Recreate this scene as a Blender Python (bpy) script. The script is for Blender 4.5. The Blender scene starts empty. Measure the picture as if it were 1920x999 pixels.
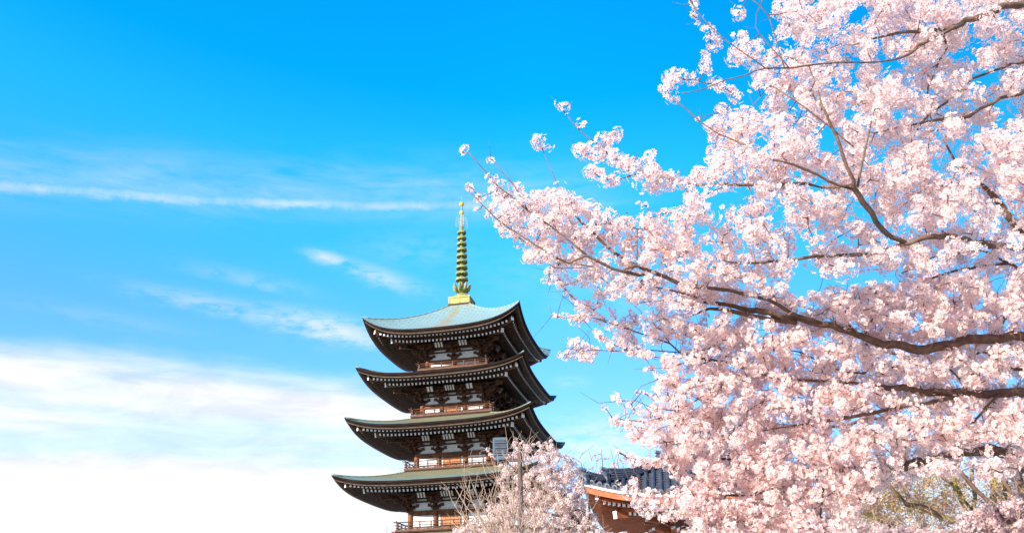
import bpy, math, random
import numpy as np
from mathutils import Vector, Matrix

random.seed(7)
RNG = np.random.default_rng(11)
SC = bpy.context.scene
COL = SC.collection

# ------------------------------------------------------------------ camera
TH, FPX, ROLL = 0.407, 1686.76, 0.0269          # pitch, focal length in 1920-px photo, roll
EYE = np.array([0.0, 0.0, 1.6])
fw = Vector((0, math.cos(TH), math.sin(TH)))
r0, u0 = Vector((1, 0, 0)), Vector((0, -math.sin(TH), math.cos(TH)))
rr = (r0 - u0 * ROLL).normalized()
uu = (u0 + r0 * ROLL).normalized()
cam = bpy.data.cameras.new("camera")
cam.sensor_width = 36.0
cam.lens = 36.0 * FPX / 1920.0
cam.clip_start, cam.clip_end = 0.1, 4000.0
cam_ob = bpy.data.objects.new("camera", cam)
COL.objects.link(cam_ob)
M4 = Matrix.Identity(4)
for i in range(3):
    M4[i][0], M4[i][1], M4[i][2] = rr[i], uu[i], -fw[i]
M4[0][3], M4[1][3], M4[2][3] = EYE
cam_ob.matrix_world = M4
SC.camera = cam_ob

# ------------------------------------------------------------------ light
SUN_EL = math.radians(19.0)
SUN_DIR = Vector((-0.68, -0.73, 0)).normalized() * math.cos(SUN_EL) + Vector((0, 0, math.sin(SUN_EL)))
sun = bpy.data.lights.new("sun", "SUN")
sun.energy = 5.0
sun.angle = math.radians(0.5)
sun.color = (1.0, 0.92, 0.80)
sun_ob = bpy.data.objects.new("sun", sun)
COL.objects.link(sun_ob)
sun_ob.rotation_euler = SUN_DIR.to_track_quat('Z', 'Y').to_euler()
sun_ob.location = (-30, -25, 40)
SC.view_settings.view_transform = 'Standard'
SC.view_settings.look = 'None'
SC.view_settings.exposure = 0.95
SC.view_settings.gamma = 1.0
SC.view_settings.use_curve_mapping = False
SC.cycles.max_bounces = 10
SC.cycles.diffuse_bounces = 8
SC.cycles.transmission_bounces = 8
SC.cycles.transparent_max_bounces = 4

W = bpy.data.worlds.new("World")
SC.world = W
W.use_nodes = True
NT = W.node_tree
NT.nodes.clear()


def nd(tree, t, **kw):
    n = tree.nodes.new(t)
    for k, v in kw.items():
        setattr(n, k, v)
    return n


class NM:
    """little node-math helper"""
    def __init__(self, tree):
        self.t = tree

    def put(self, sock, v):
        if isinstance(v, (int, float)):
            sock.default_value = v
        elif isinstance(v, (tuple, list)):
            sock.default_value = v
        else:
            self.t.links.new(v, sock)

    def m(self, op, a, b=None, c=None, clamp=False):
        n = nd(self.t, 'ShaderNodeMath', operation=op)
        n.use_clamp = clamp
        self.put(n.inputs[0], a)
        if b is not None:
            self.put(n.inputs[1], b)
        if c is not None:
            self.put(n.inputs[2], c)
        return n.outputs[0]

    def add(self, a, b): return self.m('ADD', a, b)
    def sub(self, a, b): return self.m('SUBTRACT', a, b)
    def mul(self, a, b): return self.m('MULTIPLY', a, b)
    def mx(self, a, b): return self.m('MAXIMUM', a, b)

    def ss(self, x, lo, hi):
        n = nd(self.t, 'ShaderNodeMapRange', interpolation_type='SMOOTHSTEP')
        self.put(n.inputs[0], x)
        n.inputs[1].default_value, n.inputs[2].default_value = lo, hi
        n.inputs[3].default_value, n.inputs[4].default_value = 0.0, 1.0
        return n.outputs[0]

    def ramp(self, x, lo, hi, a, b):
        n = nd(self.t, 'ShaderNodeMapRange')
        self.put(n.inputs[0], x)
        for i, v in enumerate((lo, hi, a, b)):
            n.inputs[i + 1].default_value = v
        return n.outputs[0]

    def gauss(self, x, w):
        q = self.mul(x, 1.0 / w)
        return self.m('POWER', 2.718281828, self.mul(self.mul(q, q), -1.0))

    def vec(self, x, y, z):
        n = nd(self.t, 'ShaderNodeCombineXYZ')
        self.put(n.inputs[0], x); self.put(n.inputs[1], y); self.put(n.inputs[2], z)
        return n.outputs[0]

    def noise(self, v, scale, detail=6.0, rough=0.55, dist=0.0):
        n = nd(self.t, 'ShaderNodeTexNoise')
        if v is not None:
            self.t.links.new(v, n.inputs['Vector'])
        n.inputs['Scale'].default_value = scale
        n.inputs['Detail'].default_value = detail
        n.inputs['Roughness'].default_value = rough
        n.inputs['Distortion'].default_value = dist
        return n.outputs[0]

    def mixc(self, f, a, b, bt='MIX'):
        n = nd(self.t, 'ShaderNodeMix', data_type='RGBA', blend_type=bt)
        self.put(n.inputs[0], f)
        self.put(n.inputs[6], a)
        self.put(n.inputs[7], b)
        return n.outputs[2]


def build_sky():
    q = NM(NT)
    sky = nd(NT, 'ShaderNodeTexSky', sky_type='NISHITA')
    sky.sun_disc = False
    sky.sun_elevation = SUN_EL
    sky.sun_rotation = math.atan2(SUN_DIR.x, SUN_DIR.y)
    sky.air_density, sky.dust_density, sky.ozone_density = 1.0, 0.3, 2.0
    tc = nd(NT, 'ShaderNodeTexCoord')
    sep = nd(NT, 'ShaderNodeSeparateXYZ')
    NT.links.new(tc.outputs['Generated'], sep.inputs[0])
    x, y, z = sep.outputs
    az = q.mul(q.m('ARCTAN2', x, y), 57.29578)          # degrees, 0 = north (+Y), right positive
    el = q.mul(q.m('ARCSINE', z), 57.29578)
    # deep blue: physical sky colour-graded, tint by elevation and gain by azimuth
    ele = q.add(el, q.mul(q.m('MINIMUM', az, 0.0), 0.09))
    cr = nd(NT, 'ShaderNodeValToRGB')
    NT.links.new(q.ramp(ele, 8.0, 36.0, 0.0, 1.0), cr.inputs[0])
    e = cr.color_ramp.elements
    e[0].position, e[0].color = 0.0, (0.42, 0.58, 0.74, 1)
    e[1].position, e[1].color = 0.92, (0.004, 0.70, 1.0, 1)
    for p_, c_ in ((0.17, (0.34, 0.54, 0.78, 1)), (0.34, (0.26, 0.575, 0.86, 1)), (0.55, (0.12, 0.70, 0.93, 1)), (0.75, (0.05, 0.76, 0.98, 1))):
        n_ = e.new(p_); n_.color = c_
    gain = q.ramp(az, 2.0, 36.0, 2.0, 1.25)
    base = q.mixc(1.0, q.mixc(1.0, sky.outputs[0], cr.outputs[0], 'MULTIPLY'), q.vec(gain, q.mul(gain, q.ramp(az, -36.0, -6.0, 1.10, 1.0)), gain), 'MULTIPLY')
    # ---- clouds, all in sky directions
    n_st = q.noise(q.vec(q.mul(az, 0.10), q.mul(el, 0.55), 3.1), 1.0, 8, 0.6, 0.4)     # stretched streaks
    n_st2 = q.noise(q.vec(q.mul(az, 0.06), q.mul(q.add(el, q.mul(az, 0.03)), 0.62), 8.4), 1.0, 7, 0.55, 0.3)
    n_f = q.noise(q.vec(q.mul(az, 0.55), q.mul(el, 1.6), 1.3), 1.0, 8, 0.62, 0.3)       # finer tufts
    n_t = q.noise(q.vec(q.mul(az, 1.7), q.mul(el, 1.1), 4.4), 1.0, 6, 0.65, 0.2)        # feathery contrail
    n_w = q.noise(q.vec(q.mul(az, 0.16), q.mul(el, 0.20), 5.7), 1.0, 4, 0.5)
    # contrail
    c_el = q.add(27.25, q.mul(q.mul(q.add(az, 2.0), q.add(az, 2.0)), -0.0021))
    c_el = q.add(c_el, q.mul(q.sub(n_w, 0.5), 0.5))
    d = q.sub(el, c_el)
    n_v = q.noise(q.vec(q.mul(az, 0.35), 2.0, 6.6), 1.0, 4, 0.6)                        # thicker and thinner lengths
    dd = q.add(d, q.add(q.mul(q.sub(n_t, 0.5), 0.35), q.mul(q.sub(n_f, 0.5), 0.5)))
    trail = q.mul(q.gauss(dd, 0.34), q.mul(q.ramp(n_v, 0.3, 0.7, 0.45, 1.15), q.ramp(n_f, 0.3, 0.65, 0.6, 1.0)))
    trail = q.mx(trail, q.mul(q.gauss(q.sub(d, 0.6), 0.8), q.ramp(n_f, 0.3, 0.7, 0.12, 0.42)))
    trail = q.mul(trail, q.mul(q.ss(q.mul(az, -1.0), -14.0, 7.0), 0.56))
    hazeb = q.mul(q.gauss(q.sub(d, 0.9), 1.7), q.mul(q.ss(n_st, 0.30, 0.75), 0.32))
    hazeb = q.mul(hazeb, q.ss(q.mul(az, -1.0), -14.0, 5.0))
    # short wisps: (centre az, centre el, slope, half length, half width, strength)
    acc = q.mx(trail, hazeb)
    for (wa, we, sl, hl, hw, st) in ((-12.6, 23.7, -0.16, 1.3, 0.36, 0.66), (-9.2, 22.75, -0.26, 3.0, 0.60, 0.42),
                                     (-17.6, 22.0, -0.12, 3.5, 0.50, 0.20), (-19.5, 20.3, -0.10, 4.5, 0.55, 0.36),
                                     (-12.2, 19.35, -0.14, 4.4, 0.75, 0.72), (-26.0, 18.9, -0.05, 5, 0.5, 0.10),
                                     (3.6, 15.9, 0.0, 1.0, 0.30, 0.30), (6.5, 12.3, 0.05, 6.0, 1.5, 0.62),
                                     (-7.0, 24.6, 0.02, 4, 1.2, 0.12), (5.0, 21.5, -0.3, 7, 1.8, 0.10),
                                     (2.0, 27.6, 0.0, 5, 0.9, 0.22)):
        da = q.sub(az, wa)
        de = q.sub(q.sub(el, we), q.mul(da, sl))
        de = q.add(de, q.mul(q.sub(n_f, 0.5), hw * 1.6))
        g = q.mul(q.gauss(da, hl), q.gauss(de, hw))
        g = q.mul(g, q.mul(q.ss(n_f, 0.28, 0.62), st))
        acc = q.mx(acc, g)
    # bank of cloud low on the left
    top = q.add(17.05, q.mul(q.mul(q.add(az, 27), q.add(az, 27)), -0.0032))
    top = q.add(top, q.mul(q.sub(n_w, 0.5), 1.6))
    dep = q.sub(top, el)
    edge = q.ss(q.add(dep, q.mul(q.sub(n_st, 0.5), 2.2)), -0.7, 1.5)
    body = q.ramp(n_st2, 0.38, 0.62, 0.60, 1.0)
    solid = q.ss(q.add(q.sub(11.2, el), q.mul(q.sub(n_st, 0.5), 3.0)), -1.4, 1.0)
    first = q.gauss(q.sub(dep, 2.0), 2.0)
    body = q.mx(q.mx(q.mul(body, 0.92), solid), q.mul(first, q.ramp(n_st, 0.3, 0.55, 0.55, 1.0)))
    fade = q.ss(q.mul(az, -1.0), 0.5, 9.0)
    bank = q.mul(q.mul(edge, q.m('MINIMUM', body, 1.0)), fade)
    acc = q.m('MINIMUM', q.mx(acc, bank), 1.0)
    acc = q.mx(acc, q.mul(q.ss(q.mul(el, -1.0), -11.5, -5.0), 0.85))
    strength = 0.114
    cl = CLOUD / strength
    shade = q.ramp(q.noise(q.vec(q.mul(az, 0.22), q.mul(el, 0.75), 9.3), 1.0, 7, 0.6, 0.5), 0.36, 0.62, 0.89, 1.10)
    shade = q.mx(shade, q.ss(q.sub(11.6, el), -0.5, 1.5))
    out = q.mixc(acc, base, q.vec(q.mul(shade, cl * 0.99), q.mul(shade, cl), q.mul(q.m('POWER', shade, 0.6), cl * 1.03)))
    bg = nd(NT, 'ShaderNodeBackground')
    bg.inputs[1].default_value = strength
    NT.links.new(out, bg.inputs[0])
    wo = nd(NT, 'ShaderNodeOutputWorld')
    NT.links.new(bg.outputs[0], wo.inputs[0])


CLOUD = 0.53
build_sky()

# ------------------------------------------------------------------ materials
def mat(name, col, rough=0.7, var=0.25, scale=6.0, bump=0.0, col2=None, metallic=0.0, stretch=(1, 1, 1), spec=0.3, bscale=None):
    m = bpy.data.materials.new(name)
    m.use_nodes = True
    t = m.node_tree
    q = NM(t)
    b = t.nodes['Principled BSDF']
    tc = nd(t, 'ShaderNodeTexCoord')
    mp = nd(t, 'ShaderNodeMapping')
    mp.inputs['Scale'].default_value = stretch
    t.links.new(tc.outputs['Object'], mp.inputs[0])
    n = q.noise(mp.outputs[0], scale, 6, 0.6)
    c2 = col2 or tuple(c * (1 - var) for c in col)
    c1 = tuple(min(1, c * (1 + var * 0.6)) for c in col)
    mix = q.mixc(q.ss(n, 0.33, 0.67), (*c2, 1), (*c1, 1))
    t.links.new(mix, b.inputs['Base Color'])
    b.inputs['Roughness'].default_value = rough
    b.inputs['Metallic'].default_value = metallic
    b.inputs['Specular IOR Level'].default_value = spec
    if bump:
        bp = nd(t, 'ShaderNodeBump')
        bp.inputs['Strength'].default_value = bump
        bp.inputs['Distance'].default_value = 0.02
        t.links.new(q.noise(mp.outputs[0], bscale or scale * 4, 5, 0.6), bp.inputs['Height'])
        t.links.new(bp.outputs[0], b.inputs['Normal'])
    return m


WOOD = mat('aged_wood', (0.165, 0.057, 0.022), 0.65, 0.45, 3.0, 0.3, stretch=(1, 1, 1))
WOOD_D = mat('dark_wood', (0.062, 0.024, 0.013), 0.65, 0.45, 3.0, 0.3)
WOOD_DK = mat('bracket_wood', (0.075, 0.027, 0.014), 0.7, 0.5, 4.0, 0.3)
DOORW = mat('door_wood', (0.42, 0.15, 0.05), 0.6, 0.3, 8.0, 0.2, stretch=(1, 1, 0.15))
RAILW = mat('rail_wood', (0.10, 0.036, 0.017), 0.6, 0.4, 4.0, 0.2)
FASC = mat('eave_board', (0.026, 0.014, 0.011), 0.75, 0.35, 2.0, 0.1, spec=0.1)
LIP = mat('eave_lip', (0.13, 0.085, 0.055), 0.6, 0.4, 5.0)
PLAST = mat('white_plaster', (0.66, 0.66, 0.68), 0.85, 0.10, 3.0)
WTIP = mat('white_painted_end', (0.88, 0.88, 0.88), 0.7, 0.12, 9.0)


def copper_mat(name, clean, dirty, split):
    """verdigris copper shingles: a fine lapped grid, weathered along the hips and the upper slope"""
    m = bpy.data.materials.new(name)
    m.use_nodes = True
    t = m.node_tree
    q = NM(t)
    b = t.nodes['Principled BSDF']
    tc = nd(t, 'ShaderNodeTexCoord')
    uvm = nd(t, 'ShaderNodeUVMap')
    br = nd(t, 'ShaderNodeTexBrick')
    t.links.new(uvm.outputs[0], br.inputs['Vector'])
    br.inputs['Scale'].default_value = 1.0
    br.inputs['Brick Width'].default_value = 0.60
    br.inputs['Row Height'].default_value = 0.30
    br.inputs['Mortar Size'].default_value = 0.022
    br.inputs['Color1'].default_value = (1, 1, 1, 1)
    br.inputs['Color2'].default_value = (0.86, 0.90, 0.90, 1)
    br.inputs['Mortar'].default_value = (0.60, 0.64, 0.65, 1)
    n = q.noise(tc.outputs['Object'], 0.9, 7, 0.65, 0.4)
    n2 = q.noise(tc.outputs['Object'], 5.0, 5, 0.6)
    sep = nd(t, 'ShaderNodeSeparateXYZ')
    t.links.new(tc.outputs['Object'], sep.inputs[0])
    ax = q.m('ABSOLUTE', sep.outputs[0]); ay = q.m('ABSOLUTE', sep.outputs[1])
    big = q.m('MAXIMUM', ax, ay)
    ridge = q.m('DIVIDE', q.m('MINIMUM', ax, ay), q.add(big, 0.6))
    stain = q.mul(q.ss(q.add(q.mul(ridge, -1.0), q.mul(q.sub(n, 0.5), 0.5)), -0.16, -0.02), split[0])
    stain2 = q.mul(q.ss(q.add(q.mul(big, -1.0), q.mul(q.sub(n, 0.5), 1.6)), -split[2], -split[2] + 1.6), split[1])
    suv = nd(t, 'ShaderNodeSeparateXYZ')
    t.links.new(uvm.outputs[0], suv.inputs[0])
    streak = q.noise(q.vec(q.mul(suv.outputs[0], 2.6), q.mul(suv.outputs[1], 0.35), 0.5), 1.0, 5, 0.65)
    f = q.m('MINIMUM', q.add(q.mx(stain, stain2), q.add(q.mul(q.ss(n2, 0.45, 0.8), 0.25), q.mul(q.ss(streak, 0.48, 0.72), 0.42))), 1.0)
    c = q.mixc(f, (*clean, 1), (*dirty, 1))
    c = q.mixc(1.0, c, br.outputs['Color'], 'MULTIPLY')
    t.links.new(c, b.inputs['Base Color'])
    b.inputs['Roughness'].default_value = 0.55
    bp = nd(t, 'ShaderNodeBump')
    bp.inputs['Strength'].default_value = 0.5
    bp.inputs['Distance'].default_value = 0.02
    t.links.new(br.outputs['Fac'], bp.inputs['Height'])
    bp.invert = True
    t.links.new(bp.outputs[0], b.inputs['Normal'])
    return m


COPPER = copper_mat('verdigris_copper', (0.235, 0.34, 0.345), (0.31, 0.255, 0.16), (0.75, 0.6, 1.7))
COPPER_L = copper_mat('weathered_copper', (0.20, 0.28, 0.245), (0.245, 0.22, 0.13), (0.5, 0.95, 5.2))
GILT = mat('gilded_bronze', (0.40, 0.33, 0.055), 0.5, 0.35, 5.0, 0.1, col2=(0.27, 0.23, 0.05))
GILT_G = mat('green_gold_bronze', (0.27, 0.25, 0.075), 0.5, 0.4, 4.0, 0.1, col2=(0.16, 0.17, 0.06))
GOLD = mat('gold_leaf', (0.85, 0.52, 0.05), 0.35, 0.15, 5.0, metallic=0.4)
FLAMEM = mat('pale_openwork', (0.42, 0.42, 0.50), 0.5, 0.3, 5.0)


# ------------------------------------------------------------------ mesh building
class MB:
    def __init__(self):
        self.v, self.f, self.mi, self.uv = [], [], [], {}

    def quad_strip(self, rings, mi=0, closed=True, cap=(True, True), capmi=None):
        """rings: list of equally long lists of points"""
        base = len(self.v)
        k = len(rings[0])
        for r in rings:
            self.v.extend([tuple(p) for p in r])
        for i in range(len(rings) - 1):
            a, b = base + i * k, base + (i + 1) * k
            for j in range(k if closed else k - 1):
                j2 = (j + 1) % k
                self.f.append((a + j, a + j2, b + j2, b + j)); self.mi.append(mi)
        if closed and cap[0]:
            self.f.append(tuple(base + j for j in reversed(range(k)))); self.mi.append(mi if capmi is None else capmi)
        if closed and cap[1]:
            a = base + (len(rings) - 1) * k
            self.f.append(tuple(a + j for j in range(k))); self.mi.append(mi if capmi is None else capmi)

    def box(self, lo, hi, mi=0, xf=None):
        x0, y0, z0 = lo; x1, y1, z1 = hi
        p = [(x0, y0, z0), (x1, y0, z0), (x1, y1, z0), (x0, y1, z0), (x0, y0, z1), (x1, y0, z1), (x1, y1, z1), (x0, y1, z1)]
        if xf: p = [xf(q) for q in p]
        b = len(self.v)
        self.v.extend(p)
        for f in ((0, 3, 2, 1), (4, 5, 6, 7), (0, 1, 5, 4), (1, 2, 6, 5), (2, 3, 7, 6), (3, 0, 4, 7)):
            self.f.append(tuple(b + i for i in f)); self.mi.append(mi)

    def beam(self, p0, p1, w, h, mi=0, endmi=None, up=(0, 0, 1)):
        """square beam from p0 to p1 (centre line), w across, h along up; end at p1 may take its own material"""
        p0, p1 = Vector(p0), Vector(p1)
        d = (p1 - p0).normalized()
        s = d.cross(Vector(up)).normalized()
        u = s.cross(d).normalized()
        rings = []
        for p in (p0, p1):
            rings.append([p - s * w / 2 - u * h / 2, p + s * w / 2 - u * h / 2, p + s * w / 2 + u * h / 2, p - s * w / 2 + u * h / 2])
        b = len(self.f)
        self.quad_strip(rings, mi)
        if endmi is not None:
            self.mi[-1] = endmi

    def tube(self, pts, rad, sides=8, mi=0, cap=(True, True)):
        pts = [Vector(p) for p in pts]
        n = len(pts)
        if isinstance(rad, (int, float)): rad = [rad] * n
        rings = []
        ref = None
        for i in range(n):
            d = (pts[min(i + 1, n - 1)] - pts[max(i - 1, 0)])
            d = d.normalized() if d.length > 1e-9 else Vector((0, 0, 1))
            if ref is None:
                ref = Vector((0, 0, 1)) if abs(d.z) < 0.9 else Vector((1, 0, 0))
            s = d.cross(ref)
            if s.length < 1e-5: s = d.orthogonal()
            s.normalize()
            u = s.cross(d).normalized()
            ref = u
            rings.append([pts[i] + (s * math.cos(a) - u * math.sin(a)) * rad[i] for a in [2 * math.pi * j / sides for j in range(sides)]])
        self.quad_strip(rings, mi, cap=cap)

    def lathe(self, prof, sides=20, mi=0, c=(0, 0, 0), cap=(True, True)):
        rings = [[(c[0] + r * math.cos(2 * math.pi * j / sides), c[1] + r * math.sin(2 * math.pi * j / sides), c[2] + z) for j in range(sides)] for r, z in prof]
        self.quad_strip(rings, mi, cap=cap)

    def prism(self, poly, y0, y1, mi=0, xf=None):
        """poly in (x, z), extruded along y"""
        r0 = [(x, y0, z) for x, z in poly]; r1 = [(x, y1, z) for x, z in poly]
        if xf: r0 = [xf(p) for p in r0]; r1 = [xf(p) for p in r1]
        self.quad_strip([r0, r1], mi)

    def build(self, name, mats, parent=None, smooth=False, uv=None):
        me = bpy.data.meshes.new(name)
        me.from_pydata([tuple(p) for p in self.v], [], self.f)
        mats = mats if isinstance(mats, (list, tuple)) else [mats]
        for m in mats: me.materials.append(m)
        if len(mats) > 1:
            me.polygons.foreach_set('material_index', self.mi)
        if smooth:
            me.polygons.foreach_set('use_smooth', [True] * len(me.polygons))
        if uv:
            ul = me.uv_layers.new(name='UVMap')
            li = np.zeros(len(me.loops), dtype=np.int32)
            me.loops.foreach_get('vertex_index', li)
            ul.data.foreach_set('uv', np.array(uv, dtype=np.float32)[li].ravel())
        me.update()
        o = bpy.data.objects.new(name, me)
        COL.objects.link(o)
        if parent is not None:
            o.parent = parent
        return o


def thing(name, label, cat, loc=(0, 0, 0), rotz=0.0, group=None):
    o = bpy.data.objects.new(name, None)
    COL.objects.link(o)
    o.location = loc
    o.rotation_euler = (0, 0, rotz)
    o['label'] = label
    o['category'] = cat
    if group: o['group'] = group
    return o


def rot4(k):
    """face k: local front (-Y) turned k quarter turns"""
    c, s = ((1, 0), (0, 1), (-1, 0), (0, -1))[k]
    return lambda p: (p[0] * c - p[1] * s, p[0] * s + p[1] * c, p[2])


def ray(px, py):
    a, b = px - 960.0, py - 499.5
    d = Vector(fw) + Vector(rr) * (a / FPX) - Vector(uu) * (b / FPX)
    return d


def at(px, py, depth):
    """point of the place seen in that direction, depth metres ahead (along +Y)"""
    d = ray(px, py)
    return np.array(EYE) + np.array(d) * (depth / d.y)


# ------------------------------------------------------------------ ground
g = MB()
N = 24
for i in range(N + 1):
    for j in range(N + 1):
        x = (i / N - 0.5) * 2; y = (j / N - 0.5) * 2
        g.v.append((x * abs(x) * 1500, y * abs(y) * 1500, 0.0))
for i in range(N):
    for j in range(N):
        a = i * (N + 1) + j
        g.f.append((a, a + N + 1, a + N + 2, a + 1)); g.mi.append(0)
GROUNDM = mat('gravel_ground', (0.42, 0.38, 0.34), 0.95, 0.3, 0.8, 0.4, bscale=30)
go = g.build('ground', GROUNDM)
go['kind'] = 'structure'

# ------------------------------------------------------------------ pagoda
def upturn(t):
    t = abs(t)
    return 0.25 * t * t + 0.78 * t ** 4.5


class Roof:
    def __init__(s, n0, z0, a, ztip, lift=1.03, c=0.25):
        s.n0, s.z0, s.a, s.lift, s.c = n0, z0, a, lift, c
        s.ze = ztip - lift
        s.H = z0 - s.ze

    def top(s, n, t):
        q = (n - s.n0) / (s.a - s.n0)
        z = s.ze + s.H * ((1 - q) * (1 - s.c) + s.c * (1 - q) ** 2)
        return z + s.lift * upturn(t) * max(q, 0) ** 1.9


def sweep4(mb, sec, rf, k_lift=1.0, mi=0, seg=28, faces=range(4)):
    """closed section [(n, z)] run along all four eaves, mitred at the corners and lifted with the roof's curve"""
    for k in faces:
        X = rot4(k)
        rings = []
        for i in range(seg + 1):
            t = -1 + 2 * i / seg
            t = math.copysign(abs(t) ** 0.75, t)
            up = rf.lift * upturn(t) * k_lift
            rings.append([X((t * n, -n, z + up)) for n, z in sec])
        mb.quad_strip(rings, mi, cap=(False, False))


def build_roof(root, rf, wall, cop, has_top=True):
    a, ze = rf.a, rf.ze
    # covering
    mb = MB(); uvs = []
    S, T = 16, 36
    for k in range(4):
        X = rot4(k)
        base = len(mb.v)
        for i in range(S + 1):
            n = rf.n0 + (rf.a + 0.02 - rf.n0) * i / S
            for j in range(T + 1):
                t = -1 + 2 * j / T
                t = math.copysign(abs(t) ** 0.8, t)
                p = X((t * n, -n, rf.top(n, t) + 0.012))
                mb.v.append(p); uvs.append((t * n + 20 * k, n * 1.2))
        for i in range(S):
            for j in range(T):
                q = base + i * (T + 1) + j
                mb.f.append((q, q + T + 1, q + T + 2, q + 1)); mb.mi.append(0)
    # rolled hips
    b0 = len(mb.v)
    for k in range(4):
        X = rot4(k)
        pts = []
        for i in range(S + 1):
            n = rf.n0 + (rf.a - rf.n0) * i / S
            pts.append(X((n, -n, rf.top(n, 1.0) + 0.02)))
        mb.tube(pts, 0.055, 6, 0)
    uvs += [(p[0], p[1]) for p in mb.v[b0:]]
    roof = mb.build('roof', cop, root, smooth=True, uv=uvs)
    # fascia: three stepped boards and a pale lip
    f = MB()
    sweep4(f, [(a + .02, ze + .005), (a - .02, ze - .10), (a - .40, ze - .10), (a - .40, ze + .005)], rf, mi=0)
    sweep4(f, [(a - .07, ze - .103), (a - .13, ze - .215), (a - .40, ze - .215), (a - .40, ze - .103)], rf, mi=0)
    sweep4(f, [(a - .10, ze - .218), (a - .11, ze - .255), (a - .42, ze - .255), (a - .42, ze - .218)], rf, mi=1)
    sweep4(f, [(a - .20, ze - .258), (a - .34, ze - .30), (a - .52, ze - .19), (a - .30, ze - .20)], rf, 0.95, mi=2)
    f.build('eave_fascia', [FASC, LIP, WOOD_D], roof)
    # rafters, two tiers, with white ends
    nf, nb = a - .60, a - 1.38
    zf, zb = ze - .22, ze - .30
    KL = 0.80
    sp = 0.235
    cnt = int(2 * (nf - 0.15) / sp)
    sl_f, sl_b = 0.26, 0.34
    r = MB()
    def lift(u): return rf.lift * upturn(min(abs(u) / a, 1)) * KL
    for k in range(4):
        X = rot4(k)
        for i in range(cnt):
            u = (i - (cnt - 1) / 2) * sp
            nin = max(nb - .25, abs(u) + .02)
            L = lift(u)
            if nin < nf - .05:
                r.beam(X((u, -nin, zf + sl_f * (nf - nin) + L)), X((u, -nf, zf + L)), .115, .125, 0, 1)
            nin = max(wall - .1, abs(u) + .02)
            if nin < nb - .05:
                r.beam(X((u, -nin, zb + sl_b * (nb - nin) + L)), X((u, -nb, zb + L)), .10, .125, 0, 1)
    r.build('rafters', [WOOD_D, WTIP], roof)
    # boarding above the rafters and the tie beam at the base tips
    sf = MB()
    for k in range(4):
        X = rot4(k)
        base = len(sf.v)
        ns = [wall - .1, wall + .5, (wall + nb) / 2 + .2, nb - .02, nb + .001, (nb + nf) / 2, nf + .12]
        for q, n in enumerate(ns):
            if q <= 3: z = zb + sl_b * (nb - n) + .072
            else: z = zf + sl_f * (nf - n) + .066
            for j in range(25):
                t = -1 + 2 * j / 24
                sf.v.append(X((t * n, -n, z + lift(t * n))))
        for q in range(len(ns) - 1):
            for j in range(24):
                m_ = base + q * 25 + j
                sf.f.append((m_, m_ + 1, m_ + 26, m_ + 25)); sf.mi.append(0)
    rfb = Roof(rf.n0, rf.z0, a, rf.ze + rf.lift, rf.lift)
    for k in range(4):
        X = rot4(k)
        for (n, z0, z1, w) in ((nb, zb + .064, zb + .135, .12), (nf - .01, zf + .06, zf + .14, .10)):
            rings = []
            for i in range(25):
                u = (-1 + 2 * i / 24)
                rings.append([X((u * (n - w), -(n - w), z0 + lift(u * n))), X((u * n, -n, z0 + lift(u * n))), X((u * n, -n, z1 + lift(u * n))), X((u * (n - w), -(n - w), z1 + lift(u * n)))])
            sf.quad_strip(rings, 0, cap=(False, False))
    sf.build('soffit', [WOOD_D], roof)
    # hip rafters at the corners
    for k in range(4):
        X = rot4(k)
        h = MB()
        L = lift(nf)
        up = lift(nb)
        h.beam(X((wall - .1, -(wall - .1), zb + sl_b * (nb - wall) + lift(wall) - .02)), X((nb + .02, -(nb + .02), zb + up - .05)), .19, .26, 0, 1)
        h.beam(X((nb - .3, -(nb - .3), zf + sl_f * (nf - nb + .3) + lift(nb - .3) - .02)), X((nf + .03, -(nf + .03), zf + L - .01)), .19, .24, 0, 1)
        h.build('hip_rafter', [WOOD, WTIP], roof)
    return roof


def arm_poly(hl, z0, z1, cut=0.45):
    """boat-shaped bracket arm in (u, z)"""
    h = z1 - z0
    p = [(-hl, z1), (-hl, z0 + h * .55)]
    for i in range(5):
        q = i / 4 * math.pi / 2
        p.append((-hl + cut * hl * math.sin(q), z0 + h * .55 * (math.cos(q))))
    p2 = [(-x, z) for x, z in reversed(p)]
    return [(x, z) for x, z in reversed(p + p2)]


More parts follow.
